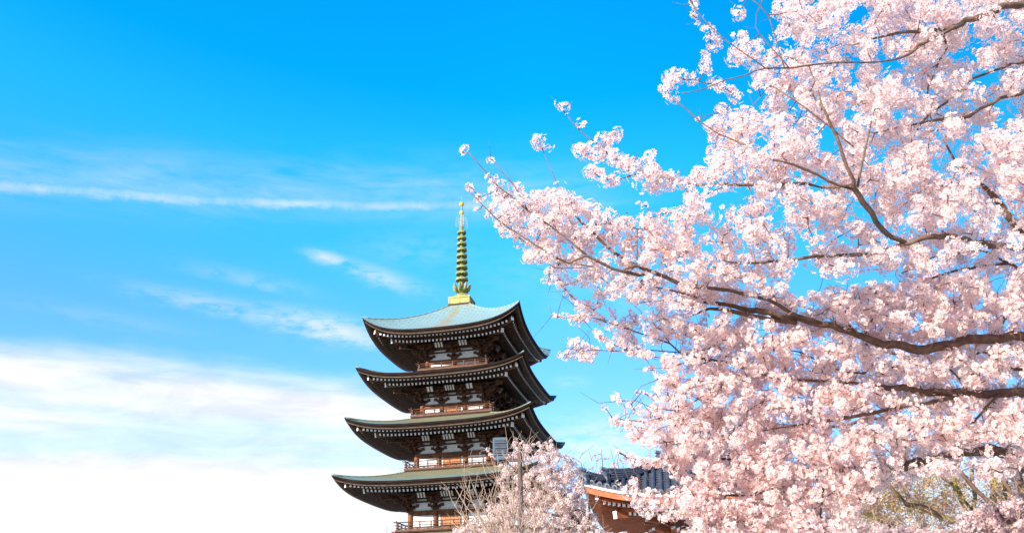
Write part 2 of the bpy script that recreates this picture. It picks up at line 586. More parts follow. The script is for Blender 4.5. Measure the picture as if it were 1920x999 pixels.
def build_storey(root, w, zf, zd, zt, zcap, cols, doors, name='storey', rib=None, rib_n=0.9):
    """w half width of the wall; zf floor, zd door head, zt top of the tie beam / foot of the brackets, zcap height to fill to"""
    core = MB()
    for k in range(4):
        X = rot4(k)
        core.box((-w, -w - .05, zd), (w, -w + .1, zt - .002), 0, X)                     # head beam
        core.box((-w - .06, -w - .12, zt - .075), (w + .06, -w + .05, zt - .004), 0, X)    # wall plate
        core.box((-w - .1, -w - .02, zt + .46), (w + .1, -w + .1, zt + .54), 1, X)       # tier beams in the bracket zone
        core.box((-w - .3, -w - .36, zt + .60), (w + .3, -w - .24, zt + .70), 1, X)
        core.box((-w - .65, -w - .73, zt + .78), (w + .65, -w - .60, zt + .89), 1, X)
        # boarded ceilings between the tiers
        core.box((-w - .2, -w - .60, zt + .74), (w + .2, -w, zt + .76), 1, X)
        core.box((-w - .1, -w - .06, zt + .66), (w + .1, -w + .1, zcap), 1, X)
    core_o = core.build(name, [WOOD, WOOD_DK], root)
    sill = MB()
    for k in range(4):
        sill.box((-w, -w - .06, zf), (w, -w + .1, zf + .10), 0, rot4(k))
    sill.build('sill_beam', WOOD, core_o)
    for k in range(4):
        X = rot4(k)
        for u in cols[:-1]:
            c = MB()
            cp = X((u, -w, 0))
            c.lathe([(.145, zf), (.145, zt - .08), (.125, zt - .07)], 14, 0, (cp[0], cp[1], 0))
            c.build('column', WOOD, core_o, smooth=False)
        # plaster: wall bays, bracket strip, upper strip
        pl = MB()
        for a0, a1 in zip(cols[:-1], cols[1:]):
            pl.box((a0 + .10, -w + .005, zf + .10), (a1 - .10, -w + .07, zd), 0, X)
        pl.box((-w, -w + .01, zt), (w, -w + .07, zt + .45), 0, X)
        pl.box((-w, -w + .01, zt + .54), (w, -w + .05, zt + .66), 0, X)
        pl.build('plaster_wall', PLAST, core_o)
        if doors:
            d = MB()
            hw = doors
            d.box((-hw - .06, -w - .03, zd - .06), (hw + .06, -w + .02, zd - .002), 0, X)
            for s in (-1, 1):
                x0, x1 = (0.012, hw) if s > 0 else (-hw, -0.012)
                d.box((x0, -w - .025, zf + .10), (x1, -w + .02, zd - .062), 1, X)
                d.box((x0 + .05, -w - .034, zf + .16), (x1 - .05, -w - .024, zf + .18), 0, X)
                d.box((x0 + .05, -w - .034, zd - .16), (x1 - .05, -w - .024, zd - .14), 0, X)
                e = hw + .012 if s > 0 else -hw - .06
                d.box((e, -w - .03, zf + .10), (e + .048, -w + .02, zd - .062), 0, X)
            d.build('door', [WOOD, DOORW], core_o)
        # bracket sets above each column
        for i, u in enumerate(cols[:-1]):
            corner = i == 0
            b = MB()
            def sets(YX, hl, sc=1.0, un=0.0):
                b.box((un - .17, -w - .17, zt), (un + .17, -w + .06, zt + .15), 0, YX)
                for s_, (off, zz, l) in enumerate(((.0, .12, hl), (.30, .36, hl * .95), (.66, .56, hl * .95))):
                    off *= sc
                    P = [(un + x, z) for x, z in arm_poly(l, zt + zz, zt + zz + .17)]
                    b.prism(P, -w - off - .06, -w - off + .06, 0, YX)
                    for bx in (-.8, 0, .8):
                        x = un + bx * l
                        b.box((x - .075, -w - off - .08, zt + zz + .17), (x + .075, -w - off + .08, zt + zz + .245), 0, YX)
                # arms running outwards and the tail rafter
                for (o0, o1, z0, z1) in ((0, .38, .20, .34), (.0, .74, .42, .55)):
                    b.box((un - .06, -w - o1 * sc, zt + z0), (un + .06, -w - o0, zt + z1), 0, YX)
                b.beam(YX((un, -w + .1, zt + .98)), YX((un, -w - .98 * sc, zt + .56)), .13, .16, 0)
            if corner:
                sets(X, .50, 1.0, u)
                Xn = rot4((k + 3) % 4)
                sets(Xn, .50, 1.0, -u)
                # diagonal set out under the hip
                cx_, cy_ = w, w
                for (r0_, r1_, z0, z1, ww) in ((0, .55, .18, .36, .14), (0, 1.02, .40, .57, .15), (0, 1.45, .62, .80, .16)):
                    p0 = X((u, -w, zt + (z0 + z1) / 2)); q = r1_ / 1.0
                    p1 = X((u - r1_ * .72, -w - r1_ * .72, zt + (z0 + z1) / 2))
                    b.beam(p0, p1, ww, z1 - z0, 0)
                    b.box((-.09, -.09, 0), (.09, .09, .09), 0, lambda p, p1=p1: (p1[0] + p[0], p1[1] + p[1], p1[2] + .07 + p[2]))
                p1 = X((u - 1.35, -w - 1.35, zt + .62))
                b.beam(X((u, -w, zt + .95)), p1, .16, .2, 0)
            else:
                sets(X, .48, 1.0, u)
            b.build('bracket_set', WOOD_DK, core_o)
        # curved white coving with dark ribs between the outer purlins
        if rib:
            for (u0_, u1_) in rib:
                rb = MB()
                n_in, n_out = w + .70, w + .92
                z_in, z_out = zt + .62, zt + .87
                rb.quad_strip([[X((u0_, -n_in, z_in)), X((u0_, -n_out, z_out))], [X((u1_, -n_in, z_in)), X((u1_, -n_out, z_out))]], 0, closed=False)
                m = max(2, int((u1_ - u0_) / .15))
                for i in range(m + 1):
                    uu_ = u0_ + (u1_ - u0_) * i / m
                    rb.beam(X((uu_, -n_in - .005, z_in - .01)), X((uu_, -n_out - .02, z_out - .01)), .05, .05, 1)
                rb.build('ribbed_coving', [PLAST, WOOD_DK], core_o)
    return core_o


def build_balcony(root, hw, z, zbot, wall, rail=0.40):
    """railed gallery: floor slab edge, dark recess below, three rails with flying ends"""
    b = MB()
    for k in range(4):
        X = rot4(k)
        b.box((-hw + .02, -hw, z - .11), (hw - .02, -wall + .1, z), 0, X)
        b.box((-hw + .08, -hw + .06, z - .16), (hw - .08, -hw + .4, z - .112), 1, X)
        b.box((-hw + .30, -hw + .26, zbot), (hw - .30, -hw + .5, z - .162), 1, X)
    bal = b.build('balcony', [RAILW, WOOD_D], root)
    for k in range(4):
        X = rot4(k)
        r = MB()
        n = hw - .10
        ov = .20
        for (dz, rad, over) in ((.07, .028, .10), (.22, .022, .16), (rail, .030, .24)):
            pts = [X((-n - over, -n, z + dz + .045)), X((-n - over * .5, -n, z + dz + .012)), X((-n, -n, z + dz))]
            m = 8
            pts += [X((-n + 2 * n * i / m, -n, z + dz)) for i in range(1, m + 1)]
            pts += [X((n + over * .5, -n, z + dz + .012)), X((n + over, -n, z + dz + .045))]
            r.tube(pts, rad, 6)
        m = max(4, int(2 * n / .62))
        for i in range(m):
            u = -n + 2 * n * i / m
            thick = .055 if i == 0 else .032
            r.box((u - thick, -n - thick, z), (u + thick, -n + thick, z + rail - (.02 if i else -.02)), 0, X)
        r.build('railing', RAILW, bal)
    return bal


def build_spire(root, z0):
    zp = 25.97 - 0 + 1.6
    s = MB()
    s.lathe([(.13, z0 + .6), (.115, 26.2 + 1.6), (.085, 26.9 + 1.6), (.06, 27.6 + 1.6), (.04, 28.2 + 1.6), (.012, 28.45 + 1.6), (.008, 28.75 + 1.6)], 12)
    sp = s.build('spire', GILT_G, root, smooth=True)
    b = MB()
    h = .66
    b.box((-h - .07, -h - .07, z0 - .05), (h + .07, h + .07, z0 + .05), 1)
    b.box((-h, -h, z0 + .05), (h, h, z0 + .44), 0)
    b.box((-h - .06, -h - .06, z0 + .44), (h + .06, h + .06, z0 + .52), 0)
    for k in range(4):
        X = rot4(k)
        for u in (-h, 0, h - .001):
            b.box((u - .045, -h - .03, z0 + .055), (u + .045, -h + .01, z0 + .437), 0, X)
    b.build('spire_base', [GILT, WOOD_D], sp)
    d = MB()
    d.lathe([(.60, z0 + .52), (.585, z0 + .62), (.50, z0 + .76), (.36, z0 + .86), (.22, z0 + .92), (.20, z0 + .98)], 24)
    d.build('inverted_bowl', GILT_G, sp, smooth=True)
    lo = MB()
    zl = z0 + .98
    lo.lathe([(.18, zl), (.34, zl + .10), (.40, zl + .24), (.36, zl + .30), (.17, zl + .30)], 20)
    for i in range(8):
        an = i * math.pi / 4
        c_, s_ = math.cos(an), math.sin(an)
        for rr_, zz, w_ in ((.40, zl + .12, .12),):
            pts = [(c_ * (rr_ - .06), s_ * (rr_ - .06), zz), (c_ * (rr_ + .07), s_ * (rr_ + .07), zz + .18), (c_ * (rr_ + .16), s_ * (rr_ + .16), zz + .42), (c_ * (rr_ + .20), s_ * (rr_ + .20), zz + .50)]
            lo.tube(pts, [.10, .12, .07, .01], 6)
    lo.build('lotus_petals', GILT_G, sp, smooth=True)
    # nine rings
    zr0, zr1 = z0 + 1.95, 25.97 + 1.6
    for i in range(9):
        z = zr0 + (zr1 - zr0) * i / 8
        R = .395 - .11 * i / 8
        r = MB()
        hh = .105
        sec = [(R - .035, z - hh * .75), (R + .012, z - hh), (R + .03, z - hh * .5), (R, z + hh * .5), (R * .70, z + hh), (.14, z + hh * 1.25), (.14, z + hh * .9), (R * .66, z + hh * .62), (R - .05, z + hh * .2)]
        rings = [[(r_ * math.cos(2 * math.pi * j / 24), r_ * math.sin(2 * math.pi * j / 24), zz) for r_, zz in sec] for j in range(25)]
        r.quad_strip(rings, 0, cap=(False, False))
        r.lathe([(.15, z - .20), (.13, z - .02), (.13, z + .16)], 14)
        for j in range(8):
            an = j * math.pi / 4 + .2
            r.beam((.15 * math.cos(an), .15 * math.sin(an), z - .06), ((R - .01) * math.cos(an), (R - .01) * math.sin(an), z - .08), .045, .10)
        r.build('spire_ring', GILT_G, sp)
    # openwork flame (two crossed pairs of pierced leaves)
    fl = MB()
    zf0, zf1 = 26.32 + 1.6, 27.32 + 1.6
    for k in range(4):
        an = k * math.pi / 2 + .6
        c_, s_ = math.cos(an), math.sin(an)
        def P(r_, f_): return (c_ * r_, s_ * r_, zf0 + (zf1 - zf0) * f_)
        outline = [P(.08, .03), P(.36, .0), P(.42, .12), P(.40, .45), P(.36, .68), P(.26, .86), P(.08, 1.0)]
        fl.tube(outline, .011, 5)
        for f_ in (.15, .3, .45, .6, .75):
            pts = [P(.06, f_), P(.16, f_ + .07), P(.24, f_ - .02), P(.33 * (1.05 - f_ * .35), f_ + .06), P(.38 * (1.05 - f_ * .35), f_ - .03)]
            fl.tube(pts, .008, 4)
        for r_ in (.14, .24, .33):
            fl.tube([P(r_, .04), P(r_ + .03, .3), P(r_ - .02, .55), P(r_ * .8, .85 - r_ * .5)], .007, 4)
    fl.build('water_flame', FLAMEM, sp)
    for z, R in ((27.42 + 1.6, .16), (28.08 + 1.6, .17)):
        j = MB()
        j.lathe([(.03, z - R * 1.0), (R * .8, z - R * .6), (R, z), (R * .8, z + R * .6), (.05, z + R * 1.05), (.02, z + R * 1.5)], 16)
        j.build('jewel', GOLD, sp, smooth=True)


PAG = np.array([-3.2969, 54.2858, 0.0])
pag = thing('pagoda', 'tall dark wooden pagoda with green copper roofs and a gilded spire', 'pagoda', tuple(PAG), math.radians(-12.36))
E0 = 1.6
# lower two storeys stand below the frame; the same builder makes them
plinth = MB()
plinth.box((-4.2, -4.2, 0), (4.2, 4.2, .55))
plinth.box((-3.9, -3.9, .55), (3.9, 3.9, .75))
plinth.build('stone_base', mat('base_stone', (0.34, 0.33, 0.31), 0.9, 0.2, 3.0, 0.3), pag)
#   storey: wall half, floor, door head, tie-beam top, roof (n0, z0, half eave, tip)
LV = [
    dict(w=2.62, zf=0.75, zd=4.35, zt=4.85, roof=(2.9, 6.35, 6.20, 5.85), dr=.62, bal=None),
    dict(w=2.39, zf=6.57, zd=7.36, zt=7.63, roof=(2.55, 9.84, 5.81, 9.29), dr=.55, bal=(3.05, 6.57, 6.10)),
    dict(w=2.16, zf=10.00, zd=10.62, zt=10.88, roof=(2.30, 13.0, 5.40, 12.55), dr=.47, bal=(2.74, 10.0, 9.66)),
    dict(w=1.93, zf=13.16, zd=13.58, zt=13.84, roof=(2.05, 15.74, 5.03, 15.60), dr=.38, bal=(2.50, 13.16, 12.84)),
    dict(w=1.71, zf=16.05, zd=16.42, zt=16.63, roof=(.60, 20.62, 4.815, 18.70), dr=None, bal=(2.21, 16.05, 15.76)),
]
for i, L in enumerate(LV):
    add = E0 if i else 0
    w = L['w']
    two = i == 4
    c1 = .37 * w
    cols = [-w, 0.0, w] if two else [-w, -c1, c1, w]
    rib = [(-w * .60, -w * .28), (w * .28, w * .60)] if two else [(-w * .74, -w * .52), (-w * .16, w * .16), (w * .52, w * .74)]
    n0, z0, a, ztip = L['roof']
    rf = Roof(n0, z0 + E0, a, ztip + E0, (.6, .53, .60, .60, 1.03)[i])
    build_roof(pag, rf, w, COPPER if two else COPPER_L)
    zcap = rf.ze - .30 + .34 * (a - 1.38 - w) + .1
    build_storey(pag, w, L['zf'] + add, L['zd'] + add, L['zt'] + (E0 if i else 0), zcap, cols, L['dr'], rib=rib)
    if L['bal']:
        hw, zz, zb = L['bal']
        build_balcony(pag, hw, zz + E0, zb + E0, w, rail=(.40, .40, .40, .36, .34)[i])
build_spire(pag, 20.62 + E0)

# ------------------------------------------------------------------ temple hall corner under the blossoms
TILE = mat('grey_roof_tile', (0.055, 0.062, 0.090), 0.42, 0.35, 5.0, 0.15, spec=0.5)
TILE_L = mat('pale_tile_edge', (0.20, 0.20, 0.23), 0.5, 0.3, 7.0, 0.1)
VERM = mat('vermilion_wood', (0.43, 0.125, 0.048), 0.6, 0.25, 4.0, 0.15)
VERM_D = mat('vermilion_board', (0.44, 0.13, 0.052), 0.65, 0.25, 4.0, 0.15)
BARGE = mat('grey_barge_board', (0.50, 0.50, 0.49), 0.7, 0.2, 4.0)
CONC = mat('grey_pillar_stone', (0.20, 0.19, 0.18), 0.8, 0.25, 4.0, 0.2)


class HallRoof:
    """hip roof corner: u along the front eave, v along the side eave, both measured inward from the corner"""
    lift = 0.56

    def __init__(s, lu, lv, ze):
        s.lu, s.lv, s.ze = lu, lv, ze

    def up(s, u):
        t = max(0.0, 1.0 - u / 3.6)
        return s.lift * t ** 2.2

    def z(s, along, inward):
        q = inward
        return s.ze + 0.42 * q + 0.045 * q * q + s.up(max(along, 0)) * max(0, 1 - inward / 5.0)


def build_hall():
    DEP = 32.0
    corner = at(1096, 905, DEP)
    yaw = math.radians(-10.0)
    root = thing('temple_hall', 'vermilion temple hall corner with grey tiled eaves under the blossoms', 'temple hall',
                 (corner[0], corner[1], 0.0), yaw)
    R = HallRoof(9.0, 9.0, corner[2] - 0.50)
    FX = lambda p: p                                   # front: (u, v, z)
    SX = lambda p: (p[1], p[0], p[2])                  # side: mirrored over the hip
    # under-tile bed
    bed = MB()
    for X in (FX, SX):
        n, m = 20, 14
        base = len(bed.v)
        for i in range(m + 1):
            v = 4.6 * i / m
            for j in range(n + 1):
                u = v + (6.8 - v) * (j / n) ** 1.4
                bed.v.append(X((u, v, R.z(u - v * .0, v))))
        for i in range(m):
            for j in range(n):
                a = base + i * (n + 1) + j
                bed.f.append((a, a + 1, a + n + 2, a + n + 1)); bed.mi.append(0)
    roof = bed.build('roof', [TILE], root, smooth=True)
    # round cover tiles with end discs
    tl = MB()
    for X in (FX, SX):
        k = 0
        while True:
            u = 0.26 + k * 0.262
            k += 1
            if u > 6.7: break
            vmax = min(u - 0.05, 4.4)
            m = max(3, int(vmax / .3))
            pts, rad = [], []
            for i in range(m + 1):
                v = -0.05 + (vmax + .05) * i / m
                pts.append(X((u, v, R.z(u, v) + 0.045)))
                rad.append(.072)
            tl.tube(pts, rad, 9, 0)
            p = Vector(pts[0]); d = (Vector(pts[0]) - Vector(pts[1])).normalized()
            tl.tube([p - d * .02, p + d * .035], .092, 12, 1)
            tl.tube([p + d * .035, p + d * .048], .05, 10, 0)
            # overlapping pan tiles between
            for i in range(m * 2):
                v = vmax * i / (m * 2)
                q0 = X((u + .055, v - .03, R.z(u, v) + .012)); q1 = X((u + .207, v - .03, R.z(u + .26, v) + .012))
                tl.beam(q0, q1, .06, .022, 0)
    tl.build('cover_tiles', [TILE, TILE_L], roof, smooth=False)
    # pan-tile edge and white eave board, curved
    eb = MB()
    for X in (FX, SX):
        for (o0, o1, z0, z1, mi) in ((-.06, .05, -.045, .012, 0), (-.02, .16, -.15, -.055, 1), (.05, .30, -.36, -.155, 2)):
            rings = []
            for i in range(31):
                u = 6.8 * (i / 30) ** 1.5
                zz = R.ze + R.up(u) * (1.0 if mi < 2 else .96)
                rings.append([X((u + o0, o0, zz + z0)), X((u + o1, o1, zz + z0)), X((u + o1, o1, zz + z1)), X((u + o0, o0, zz + z1))])
            eb.quad_strip(rings, mi)
    eb.build('eave_board', [TILE, WTIP, VERM], roof)
    # rafters
    rb = MB()
    for X in (FX, SX):
        for i in range(36):
            u = .62 + i * .168
            zz = R.ze + R.up(u) * .8 - .43
            vin = min(u - .05, 1.3)
            rb.beam(X((u, vin, zz + .16 * (vin - .42))), X((u, .42, zz)), .10, .115, 0, 1)
        for i in range(31):
            u = 1.45 + i * .168
            zz = R.ze + R.up(u) * .7 - .60
            vin = min(u - .05, 3.4)
            rb.beam(X((u, vin, zz + .22 * (vin - 1.05))), X((u, 1.05, zz)), .095, .11, 0, 1)
    rb.build('rafters', [VERM, WTIP], roof)
    sf = MB()
    for X in (FX, SX):
        n = 20
        vs = [.18, .42, 1.04, 1.05, 2.2, 3.4]
        base = len(sf.v)
        for i, v in enumerate(vs):
            for j in range(n + 1):
                u = v + (6.8 - v) * (j / n) ** 1.5
                if i < 3: z = R.ze + R.up(u) * .8 - .43 + .16 * (v - .42) + .052
                else: z = R.ze + R.up(u) * .7 - .60 + .22 * (v - 1.05) + .052
                sf.v.append(X((u, v, z)))
        for i in range(len(vs) - 1):
            for j in range(n):
                a = base + i * (n + 1) + j
                sf.f.append((a, a + n + 1, a + n + 2, a + 1)); sf.mi.append(0)
        for (v, zo, k_) in ((1.03, -.60, .7), (.41, -.43, .8)):
            rings = []
            for j in range(n + 1):
                u = v + (6.8 - v) * (j / n) ** 1.5
                z = R.ze + R.up(u) * k_ + zo
                rings.append([X((u, v, z + .05)), X((u, v + .1, z + .05)), X((u, v + .1, z + .14)), X((u, v, z + .14))])
            sf.quad_strip(rings, 0)
    sf.build('soffit', [VERM_D], roof)
    h = MB()
    za = R.ze + R.up(0) * .8 - .47
    h.beam((1.5, 1.5, za - .02), (.36, .36, za + .06), .17, .26, 0, 1)
    zb = R.ze + R.up(1.0) * .7 - .72
    h.beam((3.4, 3.4, zb + .42), (.92, .92, zb + .02), .19, .26, 0, 1)
    h.build('hip_rafter', [VERM_D, WTIP], roof)
    # hip ridge in two steps with ridge-end ornaments
    rg = MB()
    def ridge(s0, s1, w, h0, lift0):
        rings, cap = [], []
        n = 12
        for i in range(n + 1):
            s = s0 + (s1 - s0) * i / n
            z = R.z(s, s) + .02
            e = lift0 * (1 - i / n) ** 2.2
            nx, ny = .7071, -.7071
            hh = h0 + e
            rings.append([(s + nx * w, s + ny * w, z), (s + nx * w * .8, s + ny * w * .8, z + hh), (s - nx * w * .8, s - ny * w * .8, z + hh), (s - nx * w, s - ny * w, z)])
            cap.append((s, s, z + hh + .02))
        rg.quad_strip(rings, 0)
        for q in (.3, .55, .8):
            rings2 = [[tuple(Vector(r[0]).lerp(Vector(r[1]), q) + Vector((.02, -.02, 0))), tuple(Vector(r[0]).lerp(Vector(r[1]), q + .05) + Vector((.02, -.02, 0))),
                       tuple(Vector(r[3]).lerp(Vector(r[2]), q + .05) + Vector((-.02, .02, 0))), tuple(Vector(r[3]).lerp(Vector(r[2]), q) + Vector((-.02, .02, 0)))] for r in rings]
            rg.quad_strip(rings2, 1)
        rg.tube(cap, .085, 9, 0)
    ridge(.12, 1.15, .13, .11, .15)
    ridge(.80, 2.75, .15, .17, .20)
    rgo = rg.build('hip_ridge', [TILE, TILE_L], roof)
    for (s, zz, sc) in ((.02, .06, 1.0), (.70, .11, 1.0), (2.62, .16, 1.0)):
        o = MB()
        z = R.z(s, s) + zz
        X = lambda p, s=s, z=z, sc=sc: (s + (p[0] * .7071 + p[1] * .7071) * sc, s + (-p[0] * .7071 + p[1] * .7071) * sc, z + p[2] * sc)
        poly = [(-.20, -.16), (.20, -.16), (.24, -.02), (.17, .06), (.19, .16), (.10, .24), (0, .30), (-.10, .24), (-.19, .16), (-.17, .06), (-.24, -.02)]
        o.prism([(a, b) for a, b in poly], -.10, .04, 0, X)
        o.tube([X((0, -.10, .05)), X((0, -.15, .05))], .10 * sc, 12, 1)
        o.tube([X((0, -.15, .05)), X((0, -.17, .05))], .055 * sc, 10, 0)
        o.tube([X((0, .05, .33)), X((0, -.22, .36))], .07 * sc, 10, 1)
        for a in (-.2, .2):
            o.tube([X((a, -.11, -.08)), X((a * 1.05, -.14, -.02)), X((a * .8, -.14, .03))], .035 * sc, 6, 1)
        o.build('ridge_end_tile', [TILE, TILE_L], rgo)
    # gable above the hip: verge tiles and barge boards
    gb = MB()
    ug, v0, v1 = 3.5, 2.3, 3.9
    def zv(v): return R.z(9, 2.3) + .10 + (v - 2.3) * 0.85 + .07 * (v - 2.3) ** 2
    for (du, dz0, dz1, mi) in ((-.12, -.06, .30, 0), (-.18, .30, .40, 1)):
        for (va, vb) in ((v0, v1),):
            rings = []
            for i in range(11):
                v = va + (vb - va) * i / 10
                rings.append([(ug + du, v, zv(v) + dz0), (ug + du + .14, v, zv(v) + dz0), (ug + du + .14, v, zv(v) + dz1), (ug + du, v, zv(v) + dz1)])
            gb.quad_strip(rings, mi)
            rings = [[(p[0], 2 * v1 - p[1], p[2]) for p in r] for r in rings]
            gb.quad_strip(rings, mi)
    gb.v += [(ug + .1, v0, zv(v0)), (ug + .1, v1, zv(v1)), (ug + .1, 2 * v1 - v0, zv(v0))]
    b = len(gb.v); gb.f.append((b - 3, b - 2, b - 1)); gb.mi.append(2)
    gb.build('gable', [BARGE, TILE, PLAST], root)
    up = MB()
    rows = 10
    for i in range(rows + 1):
        v = v0 + (v1 - v0) * i / rows
        for u in (ug - .1, 6.7):
            up.v.append((u, v, zv(v) + .30))
    for i in range(rows):
        a = 2 * i
        up.f.append((a, a + 1, a + 3, a + 2)); up.mi.append(0)
    n0 = len(up.v)
    for i in range(rows + 1):
        v = 2 * v1 - (v0 + (v1 - v0) * i / rows)
        for u in (ug - .1, 6.7):
            up.v.append((u, v, zv(2 * v1 - v) + .30))
    for i in range(rows):
        a = n0 + 2 * i
        up.f.append((a, a + 2, a + 3, a + 1)); up.mi.append(0)
    for k in range(12):
        u = ug + .15 + k * .262
        up.tube([(u, v0 + (v1 - v0) * i / 6, zv(v0 + (v1 - v0) * i / 6) + .33) for i in range(7)], .072, 8, 0)
    up.box((ug - .2, v1 - .2, zv(v1) + .2), (6.7, v1 + .2, zv(v1) + .85), 0)
    up.build('upper_roof', [TILE], root)
    # body: walls, corner pillar, stepped brackets
    zt = R.ze - .30
    wl = MB()
    wl.box((3.45, 3.45, 0), (6.7, 3.6, zt + .5), 0)
    wl.box((3.45, 3.6, 0), (3.6, 6.7, zt + .5), 0)
    wl.build('wall', PLAST, root)
    for (pu, pv) in ((2.9, 2.9), (6.0, 2.9), (2.9, 6.0)):
        p = MB()
        p.box((pu - .23, pv - .23, 0), (pu + .23, pv + .23, zt - .25), 0)
        po = p.build('pillar', CONC, root)
        br = MB()
        for s_, (hl, z0) in enumerate(((.80, -.74), (1.05, -.45), (1.40, -.16))):
            for (dx, dy) in ((1, 0), (0, 1), (.7071, .7071)):
                ll = hl * (1.25 if dx == dy else 1.0)
                Xf = lambda q, dx=dx, dy=dy, pu=pu, pv=pv: (pu + q[0] * dx - q[1] * dy, pv + q[0] * dy + q[1] * dx, q[2])
                br.prism([(x, z) for x, z in arm_poly(ll, zt + z0, zt + z0 + .19)], -.10, .10, 0, Xf)
                br.box((-ll - .012, -.07, zt + z0 + .09), (-ll - .001, .07, zt + z0 + .185), 1, Xf)
        br.build('bracket_set', [VERM, WTIP], po)
    bm = MB()
    bm.box((2.2, 2.1, zt + .02), (6.7, 2.25, zt + .2)); bm.box((2.1, 2.2, zt + .02), (2.25, 6.7, zt + .2))
    bm.box((2.8, 3.0, zt - .95), (6.7, 3.2, zt - .66)); bm.box((3.0, 3.25, zt - .95), (3.2, 6.7, zt - .66))
    bm.build('tie_beam', VERM, root)
    return root


build_hall()

# ------------------------------------------------------------------ lamp post
LAMPM = mat('grey_lamp_housing', (0.085, 0.12, 0.145), 0.35, 0.15, 8.0, spec=0.6)
LAMP_D = mat('lamp_louvre', (0.10, 0.11, 0.13), 0.4, 0.2, 8.0)
LAMP_G = mat('lamp_frosted_panel', (0.05, 0.056, 0.072), 0.35, 0.2, 8.0, spec=0.6)
POLEM = mat('weathered_brown_pole', (0.105, 0.068, 0.058), 0.8, 0.35, 3.0, 0.3)


def build_lamp():
    D = 19.0
    top = at(974, 846, D)
    root = thing('street_lamp', 'brown lamp post with a grey louvred lantern rising out of the blossoms', 'street lamp', (top[0], top[1], 0), 0)
    px = D / math.cos(TH) / FPX
    p = MB()
    p.lathe([(.060, 0), (.049, top[2] - .05), (.04, top[2] - .02), (.0, top[2])], 14)
    p.build('pole', POLEM, root, smooth=False)
    c = at(938, 838, D)
    dx = c[0] - top[0]
    zc = c[2]
    a = MB()
    a.beam((0, 0, zc - .28), (dx - .02, 0, zc - .28), .06, .06)
    a.tube([(0, 0, zc - .55), (dx * .4, 0, zc - .42), (dx * .75, 0, zc - .30)], .018, 6)
    a.build('arm', POLEM, root)
    h = MB()
    w, ht = .155, .185
    def rr_(x0, x1, z0, z1, y0, y1, rad, mi):
        poly = []
        for (cx, cz, a0) in ((x1 - rad, z1 - rad, 0), (x0 + rad, z1 - rad, 90), (x0 + rad, z0 + rad, 180), (x1 - rad, z0 + rad, 270)):
            for i in range(5):
                an = math.radians(a0 + i * 22.5)
                poly.append((cx + rad * math.cos(an), cz + rad * math.sin(an)))
        h.prism(list(reversed(poly)), y0, y1, mi)
    rr_(dx - w, dx + w, zc - ht, zc + ht, -.12, .12, .035, 0)
    lan = None
    h.box((dx - .095, -.09, zc - ht - .09), (dx + .095, .09, zc - ht + .01), 0)
    ho = h.build('lamp_housing', LAMPM, root)
    g = MB()
    g.box((dx - w + .035, -.128, zc - ht + .03), (dx + w - .03, -.119, zc + ht - .055), 0)
    for i in range(3):
        z = zc + ht - .10 - i * .105
        g.box((dx - w + .04, -.15, z - .022), (dx + w - .035, -.129, z), 1)
    for i in range(9):
        x = dx - w + .05 + i * .026
        g.box((x, -.136, zc + ht - .094), (x + .008, -.129, zc + ht - .06), 1)
    g.build('louvre', [LAMP_G, LAMP_D], ho)


build_lamp()

# ------------------------------------------------------------------ slender mast and red rounded top of unknown kind on a pole at the lower left
fp = at(725.5, 985, 70.0)
m_ = MB()
m_.tube([(fp[0], fp[1], 0), (fp[0], fp[1], fp[2] - 1), (fp[0], fp[1], fp[2])], [.05, .035, .02], 8)
mo = m_.build('mast', mat('grey_mast_steel', (0.25, 0.27, 0.33), 0.5, 0.2, 5.0))
mo['label'] = 'very thin grey mast left of the pagoda at the lower edge'
mo['category'] = 'mast'
rp = at(738, 996, 60.0)
rl = thing('red_ball_pole', 'small round red top beside the lowest visible pagoda balcony', 'lantern', (rp[0], rp[1], 0))
l1 = MB()
l1.tube([(0, 0, 0), (0, 0, rp[2] - .8)], .035, 8)
l1.build('pole', POLEM, rl)
l2 = MB()
l2.lathe([(.10, rp[2] - .85), (.24, rp[2] - .74), (.33, rp[2] - .50), (.33, rp[2] - .32), (.24, rp[2] - .10), (.10, rp[2])], 18)
l2.build('red_ball', mat('plain_red', (0.62, 0.05, 0.05), 0.6, 0.15, 6.0), rl, smooth=True)

# ------------------------------------------------------------------ trees: shared helpers
def bark_mat(name, c1, c2, moss=None):
    m = bpy.data.materials.new(name)
    m.use_nodes = True
    t = m.node_tree
    q = NM(t)
    b = t.nodes['Principled BSDF']
    tc = nd(t, 'ShaderNodeTexCoord')
    n1 = q.noise(tc.outputs['Object'], 9.0, 6, 0.65)
    n2 = q.noise(tc.outputs['Object'], 45.0, 5, 0.6)
    n3 = q.noise(tc.outputs['Object'], 2.2, 4, 0.6)
    c = q.mixc(q.ss(n1, 0.35, 0.65), (*c1, 1), (*c2, 1))
    c = q.mixc(q.mul(q.ss(n2, 0.5, 0.75), 0.5), c, (c1[0] * .45, c1[1] * .45, c1[2] * .45, 1))
    if moss:
        c = q.mixc(q.mul(q.ss(n3, 0.45, 0.62), 0.8), c, (*moss, 1))
    t.links.new(c, b.inputs['Base Color'])
    b.inputs['Roughness'].default_value = 0.85
    b.inputs['Specular IOR Level'].default_value = 0.2
    bp = nd(t, 'ShaderNodeBump')
    bp.inputs['Strength'].default_value = 0.7
    bp.inputs['Distance'].default_value = 0.02
    t.links.new(n2, bp.inputs['Height'])
    t.links.new(bp.outputs[0], b.inputs['Normal'])
    return m


